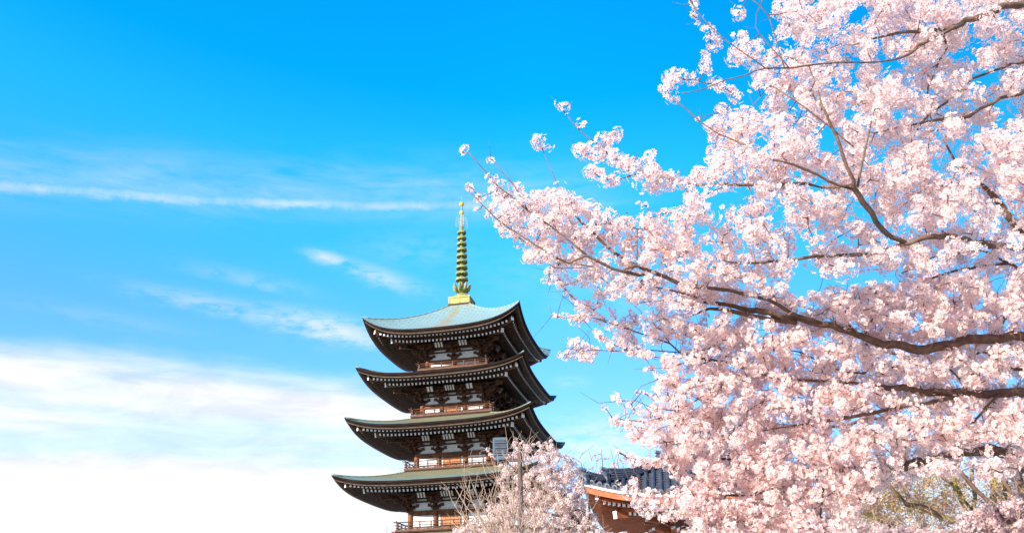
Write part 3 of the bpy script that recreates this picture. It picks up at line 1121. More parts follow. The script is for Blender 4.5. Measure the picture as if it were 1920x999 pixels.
BARK = bark_mat('cherry_bark', (0.125, 0.070, 0.050), (0.215, 0.135, 0.095))
BARK_M = bark_mat('mossy_cherry_bark', (0.17, 0.105, 0.065), (0.27, 0.18, 0.10), (0.30, 0.27, 0.06))
TWIGM = bark_mat('dark_twig_bark', (0.105, 0.058, 0.046), (0.17, 0.10, 0.075))
TANM = bark_mat('tan_twig_bark', (0.36, 0.24, 0.18), (0.48, 0.34, 0.26))


def petal_mat(name, transl):
    m = bpy.data.materials.new(name)
    m.use_nodes = True
    t = m.node_tree
    q = NM(t)
    t.nodes.remove(t.nodes['Principled BSDF'])
    at_ = nd(t, 'ShaderNodeAttribute', attribute_name='tint')
    d = nd(t, 'ShaderNodeBsdfDiffuse')
    tr = nd(t, 'ShaderNodeBsdfTranslucent')
    mx = nd(t, 'ShaderNodeMixShader')
    mx.inputs[0].default_value = transl
    t.links.new(at_.outputs['Color'], d.inputs['Color'])
    t.links.new(at_.outputs['Color'], tr.inputs['Color'])
    t.links.new(d.outputs[0], mx.inputs[1])
    t.links.new(tr.outputs[0], mx.inputs[2])
    t.links.new(mx.outputs[0], t.nodes['Material Output'].inputs[0])
    return m


PETAL = petal_mat('cherry_petal', 0.54)
LEAFM = petal_mat('young_leaf', 0.35)


def flower_template(lod):
    V, F, K = [], [], []          # K: 0 petal tip, 1 petal base, 2 eye
    if lod == 0:
        for i in range(5):
            a = 2 * math.pi * i / 5
            b0 = len(V)
            for r, da, z, k in ((.14, 0, .0, 1), (.66, .46, .16, 0), (1.0, .12, .20, 0), (.92, 0, .22, 0), (1.0, -.12, .20, 0), (.66, -.46, .16, 0)):
                V.append((r * math.cos(a + da), r * math.sin(a + da), z)); K.append(k)
            F.append([b0, b0 + 5, b0 + 4, b0 + 3, b0 + 2, b0 + 1][::-1])
        b0 = len(V)
        for i in range(5):
            a = 2 * math.pi * (i + .5) / 5
            V.append((.25 * math.cos(a), .25 * math.sin(a), .085)); K.append(2)
        F.append([b0, b0 + 1, b0 + 2, b0 + 3, b0 + 4])
    elif lod == 1:
        for i in range(5):
            a = 2 * math.pi * i / 5
            b0 = len(V)
            for r, da, z, k in ((.10, 0, .0, 1), (.78, .50, .16, 0), (1.0, 0, .24, 0), (.78, -.50, .16, 0)):
                V.append((r * math.cos(a + da), r * math.sin(a + da), z)); K.append(k)
            F.append([b0, b0 + 1, b0 + 2, b0 + 3])
        b0 = len(V)
        for i in range(4):
            a = 2 * math.pi * (i + .5) / 4
            V.append((.25 * math.cos(a), .25 * math.sin(a), .085)); K.append(2)
        F.append([b0, b0 + 1, b0 + 2, b0 + 3])
    else:
        V.append((0, 0, 0)); K.append(2)
        for i in range(5):
            a = 2 * math.pi * i / 5
            V.append((math.cos(a), math.sin(a), .25)); K.append(0)
        for i in range(5):
            F.append([0, 1 + i, 1 + (i + 1) % 5])
    return np.array(V, float), F, np.array(K)


def raw_mesh(name, verts, loops, starts, totals, mats, parent, tint=None):
    me = bpy.data.meshes.new(name)
    me.vertices.add(len(verts))
    me.vertices.foreach_set('co', verts.astype(np.float32).ravel())
    me.loops.add(len(loops))
    me.loops.foreach_set('vertex_index', loops.astype(np.int32))
    me.polygons.add(len(starts))
    me.polygons.foreach_set('loop_start', starts.astype(np.int32))
    me.polygons.foreach_set('loop_total', totals.astype(np.int32))
    for m in mats: me.materials.append(m)
    if tint is not None:
        a = me.attributes.new('tint', 'FLOAT_COLOR', 'POINT')
        a.data.foreach_set('color', tint.astype(np.float32).ravel())
    me.update(calc_edges=True)
    o = bpy.data.objects.new(name, me)
    COL.objects.link(o)
    if parent is not None: o.parent = parent
    return o


def unit(a):
    return a / np.maximum(np.linalg.norm(a, axis=-1, keepdims=True), 1e-9)


def stamp(V, F, pos, nrm, scl, rng):
    """copies of template V,F at pos facing nrm"""
    n = len(pos)
    h = rng.normal(size=(n, 3))
    t = unit(np.cross(nrm, h)); b = np.cross(nrm, t)
    W_ = pos[:, None, :] + scl[:, None, None] * (V[None, :, 0:1] * t[:, None, :] + V[None, :, 1:2] * b[:, None, :] + V[None, :, 2:3] * nrm[:, None, :])
    k = len(V)
    lens = np.array([len(f) for f in F]); flat = np.concatenate([np.array(f) for f in F])
    loops = (flat[None, :] + (np.arange(n) * k)[:, None]).ravel()
    tot = np.tile(lens, n)
    st = np.concatenate([[0], np.cumsum(tot)[:-1]])
    return W_.reshape(-1, 3), loops, st, tot


def blossoms(name, cen, rad, axis, fr, lod, parent, rng, dens=1.0, white=(0.965, 0.872, 0.840), pink=(0.955, 0.69, 0.635), eye=(0.70, 0.19, 0.20), blush=0.35, invT=None):
    """pompoms of five-petalled flowers: cen (n,3), rad (n,), axis (n,3) long axis"""
    cen, rad, axis = np.asarray(cen), np.asarray(rad), unit(np.asarray(axis))
    cnt = np.maximum(4, (dens * 4.2 * (rad / fr) ** 2).astype(int))
    idx = np.repeat(np.arange(len(cen)), cnt)
    n = len(idx)
    d = unit(rng.normal(size=(n, 3)))
    q = rng.uniform(0.62, 1.06, n) ** 0.6
    off = d * (rad[idx] * q)[:, None]
    ax = axis[idx]
    al = (off * ax).sum(1)
    off = off + ax * (al * 0.35)[:, None]
    lump = rng.normal(size=(len(cen), 4, 3)) * 0.30              # each pompom is a few uneven bunches
    pick = rng.integers(0, 4, n)
    size = rng.uniform(0.62, 0.95, (len(cen), 4))
    off = off * size[idx, pick][:, None] + lump[idx, pick] * rad[idx][:, None]
    pos = cen[idx] + off
    nrm = unit(d + rng.normal(size=(n, 3)) * 0.18)
    sc = fr * rng.uniform(0.82, 1.14, n)
    V, F, K = flower_template(lod)
    W_, lo, st, to = stamp(V, F, pos, nrm, sc, rng)
    cl_b = rng.uniform(0, 1, len(cen))[idx]                       # some pompoms pinker than others
    mixf = np.clip(blush * (0.35 + 0.9 * cl_b) * rng.uniform(0.4, 1.3, n), 0, 1)
    tip = np.array(white)[None] * (1 - mixf[:, None]) + np.array(pink)[None] * mixf[:, None]
    base = tip * 0.55 + np.array(pink)[None] * 0.45
    ey = np.array(eye)[None] * rng.uniform(0.75, 1.3, n)[:, None]
    tint = np.ones((n, len(V), 4))
    tint[:, K == 0, :3] = tip[:, None]
    tint[:, K == 1, :3] = base[:, None]
    tint[:, K == 2, :3] = ey[:, None] if lod < 2 else (tip * 0.55 + ey * 0.45)[:, None]
    o = raw_mesh(name, W_, lo, st, to, [PETAL], parent, tint.reshape(-1, 4))
    return o


def leaves(name, cen, rad, fr, parent, rng, cols, per=9):
    idx = np.repeat(np.arange(len(cen)), per)
    n = len(idx)
    d = unit(rng.normal(size=(n, 3)))
    pos = np.asarray(cen)[idx] + d * (np.asarray(rad)[idx] * rng.uniform(.3, 1.0, n))[:, None]
    V = np.array([(-.9, 0, 0), (-.2, .34, .1), (.5, .28, .14), (1.1, 0, .05), (.5, -.28, .14), (-.2, -.34, .1)])
    W_, lo, st, to = stamp(V, [[0, 5, 4, 3, 2, 1]], pos, unit(rng.normal(size=(n, 3))), fr * rng.uniform(.6, 1.2, n), rng)
    c = np.array(cols)[rng.integers(0, len(cols), n)]
    tint = np.ones((n, 6, 4)); tint[:, :, :3] = c[:, None]
    return raw_mesh(name, W_, lo, st, to, [LEAFM], parent, tint.reshape(-1, 4))


def smooth_path(P, R, step):
    """Catmull-Rom through the points, resampled"""
    P = np.asarray(P, float); R = np.asarray(R, float)
    Q = np.vstack([2 * P[0] - P[1], P, 2 * P[-1] - P[-2]])
    out, rad = [], []
    for i in range(len(P) - 1):
        p0, p1, p2, p3 = Q[i:i + 4]
        m = max(1, int(np.linalg.norm(p2 - p1) / step))
        for j in range(m):
            t = j / m
            out.append(.5 * ((2 * p1) + (p2 - p0) * t + (2 * p0 - 5 * p1 + 4 * p2 - p3) * t * t + (3 * p1 - p0 - 3 * p2 + p3) * t ** 3))
            rad.append(R[i] * (1 - t) + R[i + 1] * t)
    out.append(P[-1]); rad.append(R[-1])
    return np.array(out), np.array(rad)


class Tree:
    """limbs traced as polylines, pompoms hung on twigs that grow from the nearest limb"""
    def __init__(s, root, rng, bark, twig):
        s.root, s.rng, s.bark, s.twig = root, rng, bark, twig
        s.nodes, s.cen, s.rad, s.axis = [], [], [], []
        s.tw = MB()

    def limb(s, pts, radii, name='branch', wob=0.012, sides=9, mat_=None, step=.16):
        P, R = smooth_path(pts, radii, step)
        J = s.rng.normal(size=P.shape) * np.minimum(wob, R * .35)[:, None]
        J[0] = 0; J[-1] = 0
        P = P + J
        R = R * s.rng.uniform(.93, 1.08, len(R))
        mb = MB()
        mb.tube(P, list(R), sides)
        o = mb.build(name, mat_ or s.bark, s.root, smooth=True)
        s.nodes.append(P)
        return o

    def grow(s, cen, rad, r0=.0055, r1=.0022, maxlen=2.5, step=.12, sag=.06):
        """twigs to every pompom, nearest first, each new twig adding places to grow from"""
        cen = np.asarray(cen)
        N0 = np.vstack(s.nodes)
        cap = len(N0) + 14 * len(cen) + 100
        nodes = np.zeros((cap, 3)); k = len(N0); nodes[:k] = N0
        best = np.full(len(cen), 1e9); bi = np.zeros(len(cen), int)
        for a in range(0, k, 400):
            D = np.linalg.norm(cen[:, None] - nodes[None, a:min(a + 400, k)], axis=2)
            m = D.min(1); j = D.argmin(1) + a
            u = m < best; best[u] = m[u]; bi[u] = j[u]
        left = np.ones(len(cen), bool)
        axis = np.zeros((len(cen), 3))
        for _ in range(len(cen)):
            i = int(np.where(left, best, 1e9).argmin())
            left[i] = False
            a, b = nodes[bi[i]].copy(), cen[i]
            L = np.linalg.norm(b - a)
            if L < 1e-4:
                axis[i] = (1, 0, 0); continue
            m = max(2, min(9, int(L / step) + 1))
            t = np.linspace(0, 1, m + 1)[:, None]
            bend = s.rng.normal(size=3) * L * .10
            bend[2] -= sag * L
            jit = s.rng.normal(size=(m + 1, 3)) * L * .018
            P = a + (b - a) * t + bend * (t * (1 - t) * 2) + jit * (t * (1 - t) * 4)
            axis[i] = P[-1] - P[-2]
            rr0 = min(r0 + .0035 * L, r0 * 2)
            if L < maxlen:
                s.tw.tube(P, list(rr0 + (r1 - rr0) * t[:, 0]), 5, cap=(False, True))
            new = P[1:]
            nodes[k:k + len(new)] = new
            D = np.linalg.norm(cen[:, None] - new[None], axis=2)
            mm = D.min(1) * 1.04; jj = D.argmin(1) + k
            u = mm < best; best[u] = mm[u]; bi[u] = jj[u]
            k += len(new)
        s.cen.append(cen); s.rad.append(np.asarray(rad)); s.axis.append(axis)

    def spurs(s, n, L, r=.0025):
        """bare side twigs"""
        N = np.vstack(s.nodes + s.cen)
        for i in s.rng.integers(0, len(N), n):
            a = N[i]
            d = unit(s.rng.normal(size=3) + np.array([0, 0, .5]))
            l = L * s.rng.uniform(.4, 1.2)
            p1 = a + d * l * .5 + s.rng.normal(size=3) * l * .08
            p2 = a + d * l + s.rng.normal(size=3) * l * .12
            s.tw.tube([a, p1, p2], [r * 1.5, r * 1.1, r * .6], 4, cap=(False, True))

    def finish(s, fr, lod, dens=1.0, name='blossoms', **kw):
        o = s.tw.build('twigs', s.twig, s.root)
        o['kind'] = 'stuff'
        b = blossoms(name, np.vstack(s.cen), np.concatenate(s.rad), np.vstack(s.axis), fr, lod, s.root, s.rng, dens, **kw)
        b['kind'] = 'stuff'
        return b


def inside(poly, x, y):
    c = np.zeros(len(x), bool)
    n = len(poly)
    for i in range(n):
        x0, y0 = poly[i]; x1, y1 = poly[i - 1]
        m = ((y0 > y) != (y1 > y)) & (x < (x1 - x0) * (y - y0) / (y1 - y0 + 1e-12) + x0)
        c ^= m
    return c


def scatter(poly, n, rng, holes, margin=.55):
    xs, ys = [p[0] for p in poly], [p[1] for p in poly]
    X, Y = [], []
    while len(X) < n:
        x = rng.uniform(min(xs), max(xs), 4000); y = rng.uniform(min(ys), max(ys), 4000)
        ok = inside(poly, x, y)
        for hx, hy, a, b in holes:
            ok &= ((x - hx) / (a + 9 * margin)) ** 2 + ((y - hy) / (b + 9 * margin)) ** 2 > 1
        X += list(x[ok]); Y += list(y[ok])
    return np.array(X[:n]), np.array(Y[:n])


def spread(cx, cy, cr, cd, k, keep=0):
    """drop pompoms that would sink into one already placed (the first `keep` always stay)"""
    P = ats(cx, cy, cd)
    R = cr * cd / math.cos(TH) / FPX
    ok = []
    for i in range(len(P)):
        if i >= keep and ok:
            j = np.array(ok)
            if (np.linalg.norm(P[j] - P[i], axis=1) < k * (R[j] + R[i])).any():
                continue
        ok.append(i)
    ok = np.array(ok)
    return cx[ok], cy[ok], cr[ok], cd[ok]


def behind(limbs, cx, cy, cr, cd, rng, wmin=3.0, prob=.85, scale=1.0):
    """pompoms that would hide a limb from below hang on its far side instead"""
    S = []
    for _, pts in limbs:
        for (x0, y0, d0, w0), (x1, y1, d1, w1) in zip(pts[:-1], pts[1:]):
            if max(w0, w1) < wmin: continue
            for t in np.linspace(0, 1, max(2, int(math.hypot(x1 - x0, y1 - y0) / 6))):
                S.append((x0 + (x1 - x0) * t, y0 + (y1 - y0) * t, (d0 + (d1 - d0) * t) * scale, w0 + (w1 - w0) * t))
    S = np.array(S)
    cd = cd.copy()
    for i in range(len(cx)):
        dd = np.hypot(S[:, 0] - cx[i], S[:, 1] - cy[i]) - S[:, 3] * .5
        hit = dd < cr[i] * 1.15
        if hit.any() and rng.uniform() < prob * (1.0 if S[hit, 3].max() > 10 else .78):
            far = S[hit, 2].max()
            R = cr[i] * cd[i] / math.cos(TH) / FPX
            cd[i] = max(cd[i], far + R * 1.25)
    return cd


def ats(x, y, d):
    return np.array([at(a, b, c) for a, b, c in zip(x, y, d)])


def pxm(px, depth):
    """photo pixels to metres at that depth"""
    return px * depth / math.cos(TH) / FPX

# ------------------------------------------------------------------ the near cherry trees (right)
HOLES = [(1606, 40, 14, 12), (1588, 106, 12, 8), (1614, 47, 9, 14), (1840, 80, 12, 18), (1880, 36, 14, 14), (1850, 150, 22, 18),
         (1803, 110, 9, 14), (1606, 140, 10, 22), (1756, 140, 8, 12), (1668, 215, 9, 12), (1790, 190, 18, 12), (1767, 215, 14, 8),
         (1898, 215, 24, 12), (1821, 233, 14, 8), (1763, 328, 12, 14), (1789, 292, 12, 12), (1665, 300, 14, 8), (1548, 272, 20, 7),
         (1358, 335, 10, 14), (1498, 452, 16, 22), (1515, 430, 24, 10), (1588, 452, 15, 17), (1391, 438, 12, 22), (1461, 399, 22, 26),
         (1386, 368, 12, 28), (1459, 362, 10, 8), (1686, 365, 16, 8), (1765, 328, 16, 9), (1841, 300, 9, 9), (1613, 402, 20, 9),
         (1858, 340, 10, 9), (1416, 261, 14, 9), (1520, 522, 13, 22), (1549, 517, 20, 14), (1445, 517, 10, 16), (1872, 525, 28, 18),
         (1841, 570, 13, 13), (1720, 596, 9, 7), (1422, 621, 12, 13), (1537, 638, 18, 9), (1490, 663, 13, 14), (1526, 669, 13, 8),
         (1397, 663, 14, 7), (1909, 716, 14, 8), (1322, 602, 28, 7), (1275, 647, 22, 12), (1265, 428, 14, 8), (1290, 597, 14, 7),
         (1203, 584, 20, 12), (1235, 661, 22, 8), (1350, 374, 36, 22), (1424, 182, 22, 22), (1425, 30, 36, 30), (1450, 60, 18, 20), (1285, 705, 14, 9),
         (1160, 615, 18, 7), (1105, 540, 14, 9), (1590, 785, 14, 6), (1570, 815, 12, 6), (1660, 775, 9, 5), (1845, 762, 14, 9),
         (1480, 820, 10, 6), (1700, 255, 12, 8), (1490, 140, 10, 9), (1550, 70, 10, 9)]
ROOFWIN = [(1222, 900, 36, 17), (1250, 905, 22, 14), (1178, 893, 30, 16), (1120, 930, 60, 60), (1160, 965, 40, 40), (1215, 985, 40, 22), (1262, 992, 18, 18), (1298, 886, 16, 10), (1240, 848, 9, 7)]

rngA = np.random.default_rng(3)
tA = thing('cherry_tree', 'near cherry tree with large white pink pompoms reaching across the sky from the right edge', 'cherry tree', (8.3, 9.6, 0))
OFFA = np.array([8.3, 9.6, 0.0])


def L3(pts, off):
    return [at(x, y, d) - off for x, y, d, w in pts], [max(.003, pxm((w if w > 9 else w * .86) / 2, d)) for x, y, d, w in pts]


A = Tree(tA, rngA, BARK, TWIGM)
A.limb([(0, 0, -.1), (.05, 0, 1.2), (-.15, -.1, 2.6), (-.1, -.2, 4.2), (.1, -.1, 6.2), (-.1, -.3, 8.2)], [.34, .26, .23, .17, .12, .06], 'trunk', .02, 14)
TR = {'low': np.array([-.12, -.15, 3.0]), 'mid': np.array([-.1, -.2, 4.2]), 'hi': np.array([.05, -.1, 5.8])}
LIMBS_A = [
    ('mid', [(1990, 640, 9.2, 20), (1920, 632, 9.0, 18), (1840, 634, 8.9, 17), (1785, 645, 8.8, 17), (1723, 654, 8.7, 17), (1676, 643, 8.6, 15), (1632, 640, 8.5, 13), (1590, 622, 8.4, 12), (1540, 606, 8.3, 12), (1493, 596, 8.2, 12), (1420, 584, 8.1, 11), (1347, 569, 8.0, 8), (1300, 566, 7.9, 4)]),
    (None, [(1540, 606, 8.3, 8), (1493, 590, 8.1, 8), (1439, 563, 7.9, 8), (1388, 547, 7.8, 8), (1347, 540, 7.7, 8), (1278, 534, 7.6, 8), (1245, 519, 7.6, 8), (1194, 498, 7.5, 7.5), (1156, 476, 7.5, 7), (1122, 447, 7.4, 6), (1092, 418, 7.4, 5), (1071, 394, 7.4, 4), (1056, 378, 7.4, 3)]),
    (None, [(1493, 604, 8.2, 10), (1430, 596, 8.1, 9), (1375, 585, 8.0, 9), (1330, 578, 8.0, 6), (1295, 592, 8.0, 3)]),
    ('mid', [(1980, 478, 9.0, 13), (1880, 462, 8.6, 11), (1800, 448, 8.2, 11), (1752, 441, 8.0, 11), (1705, 456, 7.9, 9), (1657, 468, 7.8, 8), (1621, 476, 7.8, 8), (1530, 481, 7.7, 7), (1475, 487, 7.7, 6), (1417, 492, 7.6, 5), (1370, 492, 7.6, 3)]),
    (None, [(1697, 456, 7.9, 10), (1657, 432, 7.7, 11), (1632, 396, 7.5, 11), (1603, 352, 7.3, 10), (1599, 339, 7.2, 9), (1577, 281, 7.1, 8), (1563, 241, 7.0, 7), (1541, 197, 6.9, 5), (1534, 170, 6.9, 3)]),
    (None, [(1597, 354, 7.3, 7), (1555, 339, 7.2, 6), (1512, 317, 7.1, 6), (1468, 304, 7.0, 5), (1431, 299, 7.0, 5), (1399, 273, 7.0, 4), (1347, 251, 7.0, 3), (1315, 230, 7.0, 3), (1286, 204, 7.0, 3), (1260, 184, 7.0, 2.5)]),
    (None, [(1608, 350, 7.3, 6), (1614, 321, 7.3, 5), (1623, 277, 7.3, 5), (1632, 233, 7.3, 4), (1640, 205, 7.3, 3)]),
    ('hi', [(1990, -10, 8.8, 18), (1920, 7, 8.4, 16), (1869, 18, 8.2, 14), (1803, 44, 8.0, 11), (1767, 58, 7.9, 10), (1705, 60, 7.8, 8), (1650, 70, 7.7, 5), (1600, 85, 7.6, 3)]),
    (None, [(1803, 44, 8.0, 8), (1760, 69, 7.8, 9), (1730, 80, 7.7, 9), (1705, 102, 7.6, 7), (1660, 115, 7.5, 4), (1560, 118, 7.2, 4), (1480, 128, 7.1, 4), (1435, 128, 7.0, 4), (1395, 142, 7.0, 3), (1358, 151, 7.0, 2.5), (1315, 169, 7.0, 2), (1278, 175, 7.0, 2)]),
    ('hi', [(1990, 150, 9.0, 10), (1913, 175, 8.7, 9), (1876, 186, 8.5, 8), (1840, 204, 8.4, 8), (1803, 222, 8.3, 8), (1760, 226, 8.2, 7), (1679, 241, 8.1, 4), (1640, 250, 8.0, 3)]),
    ('hi', [(1990, 95, 9.3, 8), (1920, 117, 9.0, 7), (1887, 124, 8.8, 6), (1821, 150, 8.6, 6), (1781, 186, 8.5, 6), (1730, 226, 8.4, 5), (1705, 281, 8.3, 3)]),
    (None, [(1767, 58, 7.9, 6), (1775, 90, 8.0, 5), (1760, 117, 8.1, 5), (1741, 164, 8.2, 4), (1735, 200, 8.3, 3)]),
    (None, [(1540, 352, 7.5, 4), (1512, 345, 7.6, 7), (1460, 346, 7.6, 6), (1402, 346, 7.6, 6), (1340, 347, 7.5, 6), (1286, 343, 7.4, 6), (1240, 330, 7.4, 5), (1180, 314, 7.4, 4), (1150, 295, 7.4, 3), (1109, 262, 7.4, 2.5), (1085, 243, 7.4, 2.2), (1060, 212, 7.4, 2)]),
    (None, [(1599, 345, 7.3, 5), (1575, 350, 7.4, 6), (1540, 352, 7.5, 6)]),
    (None, [(1204, 323, 7.4, 3), (1180, 331, 7.3, 3), (1152, 338, 7.3, 2.5), (1125, 333, 7.3, 2)]),
    ('mid', [(1985, 470, 9.4, 12), (1920, 440, 9.1, 12), (1891, 406, 8.9, 13), (1865, 374, 8.8, 12), (1840, 345, 8.7, 8), (1790, 300, 8.6, 5), (1770, 262, 8.6, 3)]),
    (None, [(1980, 540, 9.4, 7), (1920, 509, 9.2, 7), (1891, 494, 9.0, 6), (1840, 470, 8.9, 4), (1789, 476, 8.8, 3.5), (1749, 483, 8.7, 3), (1712, 505, 8.6, 2.5), (1690, 512, 8.6, 2)]),
    (None, [(1891, 494, 9.0, 6), (1840, 499, 8.9, 5.5), (1789, 509, 8.8, 5), (1730, 527, 8.7, 4), (1700, 540, 8.7, 2)]),
    (None, [(1990, 520, 9.6, 10), (1920, 562, 9.4, 10), (1894, 581, 9.2, 9), (1883, 600, 9.1, 8), (1860, 625, 9.0, 6)]),
    (None, [(1603, 622, 8.4, 6), (1585, 600, 8.3, 4), (1578, 575, 8.2, 3), (1570, 560, 8.2, 2)]),
    (None, [(1622, 625, 8.5, 5), (1640, 590, 8.4, 3), (1660, 570, 8.4, 2)]),
    (None, [(1245, 519, 7.6, 3), (1190, 497, 7.4, 9), (1165, 507, 7.3, 3)]),
    (None, [(1347, 569, 8.0, 4), (1260, 545, 7.7, 3), (1200, 530, 7.5, 3), (1215, 518, 7.5, 8), (1150, 505, 7.3, 7), (1100, 478, 7.2, 6), (1066, 493, 7.2, 4), (1017, 468, 7.1, 4), (976, 442, 7.1, 3.6), (932, 411, 7.1, 3), (905, 384, 7.1, 2.4), (881, 360, 7.1, 2)]),
    (None, [(1100, 478, 7.2, 4), (1040, 430, 7.2, 4), (990, 395, 7.2, 4), (955, 365, 7.2, 3), (935, 350, 7.2, 2.6), (901, 311, 7.2, 2.3), (879, 286, 7.2, 2)]),
    (None, [(990, 395, 7.2, 3), (964, 348, 7.2, 2.3), (942, 323, 7.2, 2), (924, 300, 7.2, 1.8)]),
    (None, [(1071, 394, 7.4, 3), (1049, 354, 7.3, 2.3), (1031, 313, 7.3, 2), (1017, 280, 7.3, 1.8)]),
    (None, [(1066, 493, 7.2, 3), (1114, 500, 7.2, 2.5), (1040, 502, 7.2, 2.5), (1024, 490, 7.2, 2)]),
    (None, [(1194, 498, 7.5, 3), (1195, 460, 7.4, 2.5), (1196, 430, 7.4, 2)]),
    (None, [(1122, 447, 7.4, 3), (1100, 444, 7.3, 2.6), (1078, 443, 7.3, 2.3)]),
    (None, [(1471, 128, 7.0, 3.5), (1439, 29, 7.0, 2.5), (1404, -5, 7.0, 2)]),
    (None, [(1435, 128, 7.0, 3), (1362, 76, 6.9, 2.5), (1329, 47, 6.9, 2), (1307, 22, 6.9, 2), (1289, -5, 6.9, 2)]),
    (None, [(1480, 128, 7.1, 3), (1417, 51, 7.0, 2), (1428, 7, 7.0, 2), (1432, -15, 7.0, 1.8)]),
    (None, [(1439, 164, 7.0, 2.2), (1413, 197, 7.0, 2), (1393, 222, 7.0, 1.8)]),
    (None, [(1600, 275, 7.1, 3), (1533, 220, 7.0, 4), (1475, 179, 7.0, 3.5), (1445, 160, 7.0, 2.2)]),
]
for key, pts in LIMBS_A:
    P, R = L3(pts, OFFA)
    if key:
        P = [TR[key], TR[key] * .55 + P[0] * .45 + np.array([0, 0, .05])] + P
        R = [R[0] * 1.5, R[0] * 1.15] + R
    big = max(R) > .012
    A.limb(P, R, 'branch', .010, 10 if big else 6, step=.10)

EDGE_A = [(870, 279, 9), (867, 286, 7), (921, 299, 8), (1013, 270, 15), (1006, 266, 10), (1059, 203, 11), (1051, 201, 8), (1087, 233, 6), (1094, 232, 4),
          (1128, 270, 16), (1150, 256, 14), (1154, 250, 13), (1092, 284, 18), (1085, 280, 13), (1112, 288, 18), (1138, 288, 20), (1160, 300, 20), (1178, 312, 19), (1190, 305, 12),
          (1108, 323, 14), (1120, 328, 14), (1140, 338, 15), (1155, 340, 9), (1150, 330, 9), (1125, 322, 10),
          (1220, 296, 14), (1215, 312, 18), (1212, 332, 22), (1235, 330, 22), (1252, 342, 18), (1228, 348, 16), (1262, 335, 14), (1278, 342, 12),
          (879, 350, 8), (884, 352, 6), (897, 369, 10), (893, 393, 4), (925, 342, 13), (933, 355, 14), (945, 372, 16), (972, 358, 14), (975, 374, 14), (999, 376, 14),
          (1048, 372, 22), (1062, 378, 22), (1075, 395, 18), (1085, 388, 14), (920, 398, 10), (938, 418, 10), (944, 432, 10), (930, 372, 8),
          (1120, 392, 12), (1140, 398, 10), (1146, 420, 10), (1200, 384, 6), (1212, 386, 5), (1215, 398, 6), (1238, 402, 10), (1262, 400, 10), (1270, 402, 10),
          (1303, 14, 10), (1309, 35, 8), (1298, 28, 5), (1301, 8, 9), (1386, 23, 15), (1383, 20, 10), (1330, 55, 14), (1332, 82, 18), (1322, 106, 12), (1395, 85, 26), (1382, 105, 20), (1408, 108, 24), (1325, 128, 13), (1390, 66, 14),
          (1262, 150, 20), (1248, 165, 15), (1285, 150, 15), (1256, 182, 12), (1252, 152, 13), (1300, 148, 9), (1338, 158, 11), (1352, 162, 14), (1375, 176, 14), (1382, 184, 10),
          (1358, 208, 16), (1340, 235, 20), (1365, 240, 26), (1382, 222, 20), (1345, 256, 15), (1330, 240, 14), (1390, 250, 22), (1400, 275, 20), (1310, 222, 4),
          (1335, 290, 16), (1340, 312, 20), (1312, 322, 18), (1302, 335, 14), (1325, 335, 16), (1345, 325, 14), (1290, 362, 18), (1310, 372, 18), (1330, 362, 12), (1300, 388, 18), (1322, 398, 16), (1295, 405, 14), (1270, 420, 14), (1355, 352, 10), (1375, 354, 8), (1365, 405, 14), (1380, 420, 16), (1372, 395, 10),
          (1450, 110, 20), (1470, 60, 18), (1468, 20, 18), (1480, 40, 18), (1462, 105, 20)]
# dense chains sit along their twigs
ex, ey, er = (np.array(v, float) for v in zip(*EDGE_A))
ed = 7.25 + rngA.uniform(-.12, .12, len(ex))
P_TOP = [(1462, -25), (1970, -25), (1970, 500), (1480, 500), (1400, 430), (1370, 395), (1320, 345), (1345, 300), (1362, 262), (1412, 225), (1420, 140), (1462, 90)]
P_LOBE = [(930, 350), (962, 362), (995, 372), (1035, 362), (1062, 366), (1100, 392), (1125, 398), (1150, 412), (1200, 416), (1250, 416), (1290, 405), (1330, 412), (1400, 430), (1480, 500), (1480, 560), (1400, 588), (1240, 580), (1195, 570), (1150, 556), (1122, 550), (1085, 515), (1020, 488), (990, 480), (966, 455), (945, 425), (930, 390)]
fx, fy = scatter(P_TOP, 1000, rngA, HOLES)
ox, oy = scatter([(1485, -170), (2240, -170), (2240, 500), (1975, 500), (1975, -28), (1485, -28)], 330, rngA, [])
fx, fy = np.concatenate([fx, ox]), np.concatenate([fy, oy])
fr_ = rngA.uniform(15, 25, len(fx)) * (0.9 + .25 * (rngA.uniform(size=len(fx)) > .8))
fd = 7.05 + (fx - 1400) / 520 * 1.3 + rngA.uniform(-.3, .75, len(fx))
gx, gy = scatter(P_LOBE, 420, rngA, HOLES)
gr = rngA.uniform(12, 19, len(gx))
gd = 7.2 + np.clip((gx - 950) / 500, 0, 1) * .5 + rngA.uniform(-.15, .4, len(gx))
cx_ = np.concatenate([ex, fx, gx]); cy_ = np.concatenate([ey, fy, gy]); cr_ = np.concatenate([er, fr_, gr]); cd_ = np.concatenate([ed, fd, gd])
fd = behind(LIMBS_A, fx, fy, fr_, fd, rngA); gd = behind(LIMBS_A, gx, gy, gr, gd, rngA)
cd_ = np.concatenate([ed, fd, gd])
cx_, cy_, cr_, cd_ = spread(cx_, cy_, cr_, cd_, .72, len(ex))
cenA = ats(cx_, cy_, cd_) - OFFA
radA = cr_ * cd_ / math.cos(TH) / FPX * 1.02
A.grow(cenA, radA, .0052, .0022, step=.10)
A.spurs(500, .22, .0018)
A.finish(.0265, 0, 1.0, blush=.24)
sel = rngA.uniform(size=len(cenA)) < .05
spot = ats([1172, 1180, 1192, 1200, 1184, 942, 1240, 1430, 1462, 1180, 1420], [432, 445, 450, 440, 425, 432, 470, 300, 320, 410, 340], [7.1] * 11) - OFFA
lv = leaves('young_leaves', np.vstack([cenA[sel], spot, spot]), np.concatenate([radA[sel], np.full(22, .07)]), .014, tA, rngA,
            [(0.50, 0.17, 0.04), (0.58, 0.26, 0.05), (0.42, 0.30, 0.06), (0.45, 0.12, 0.05)], 10)
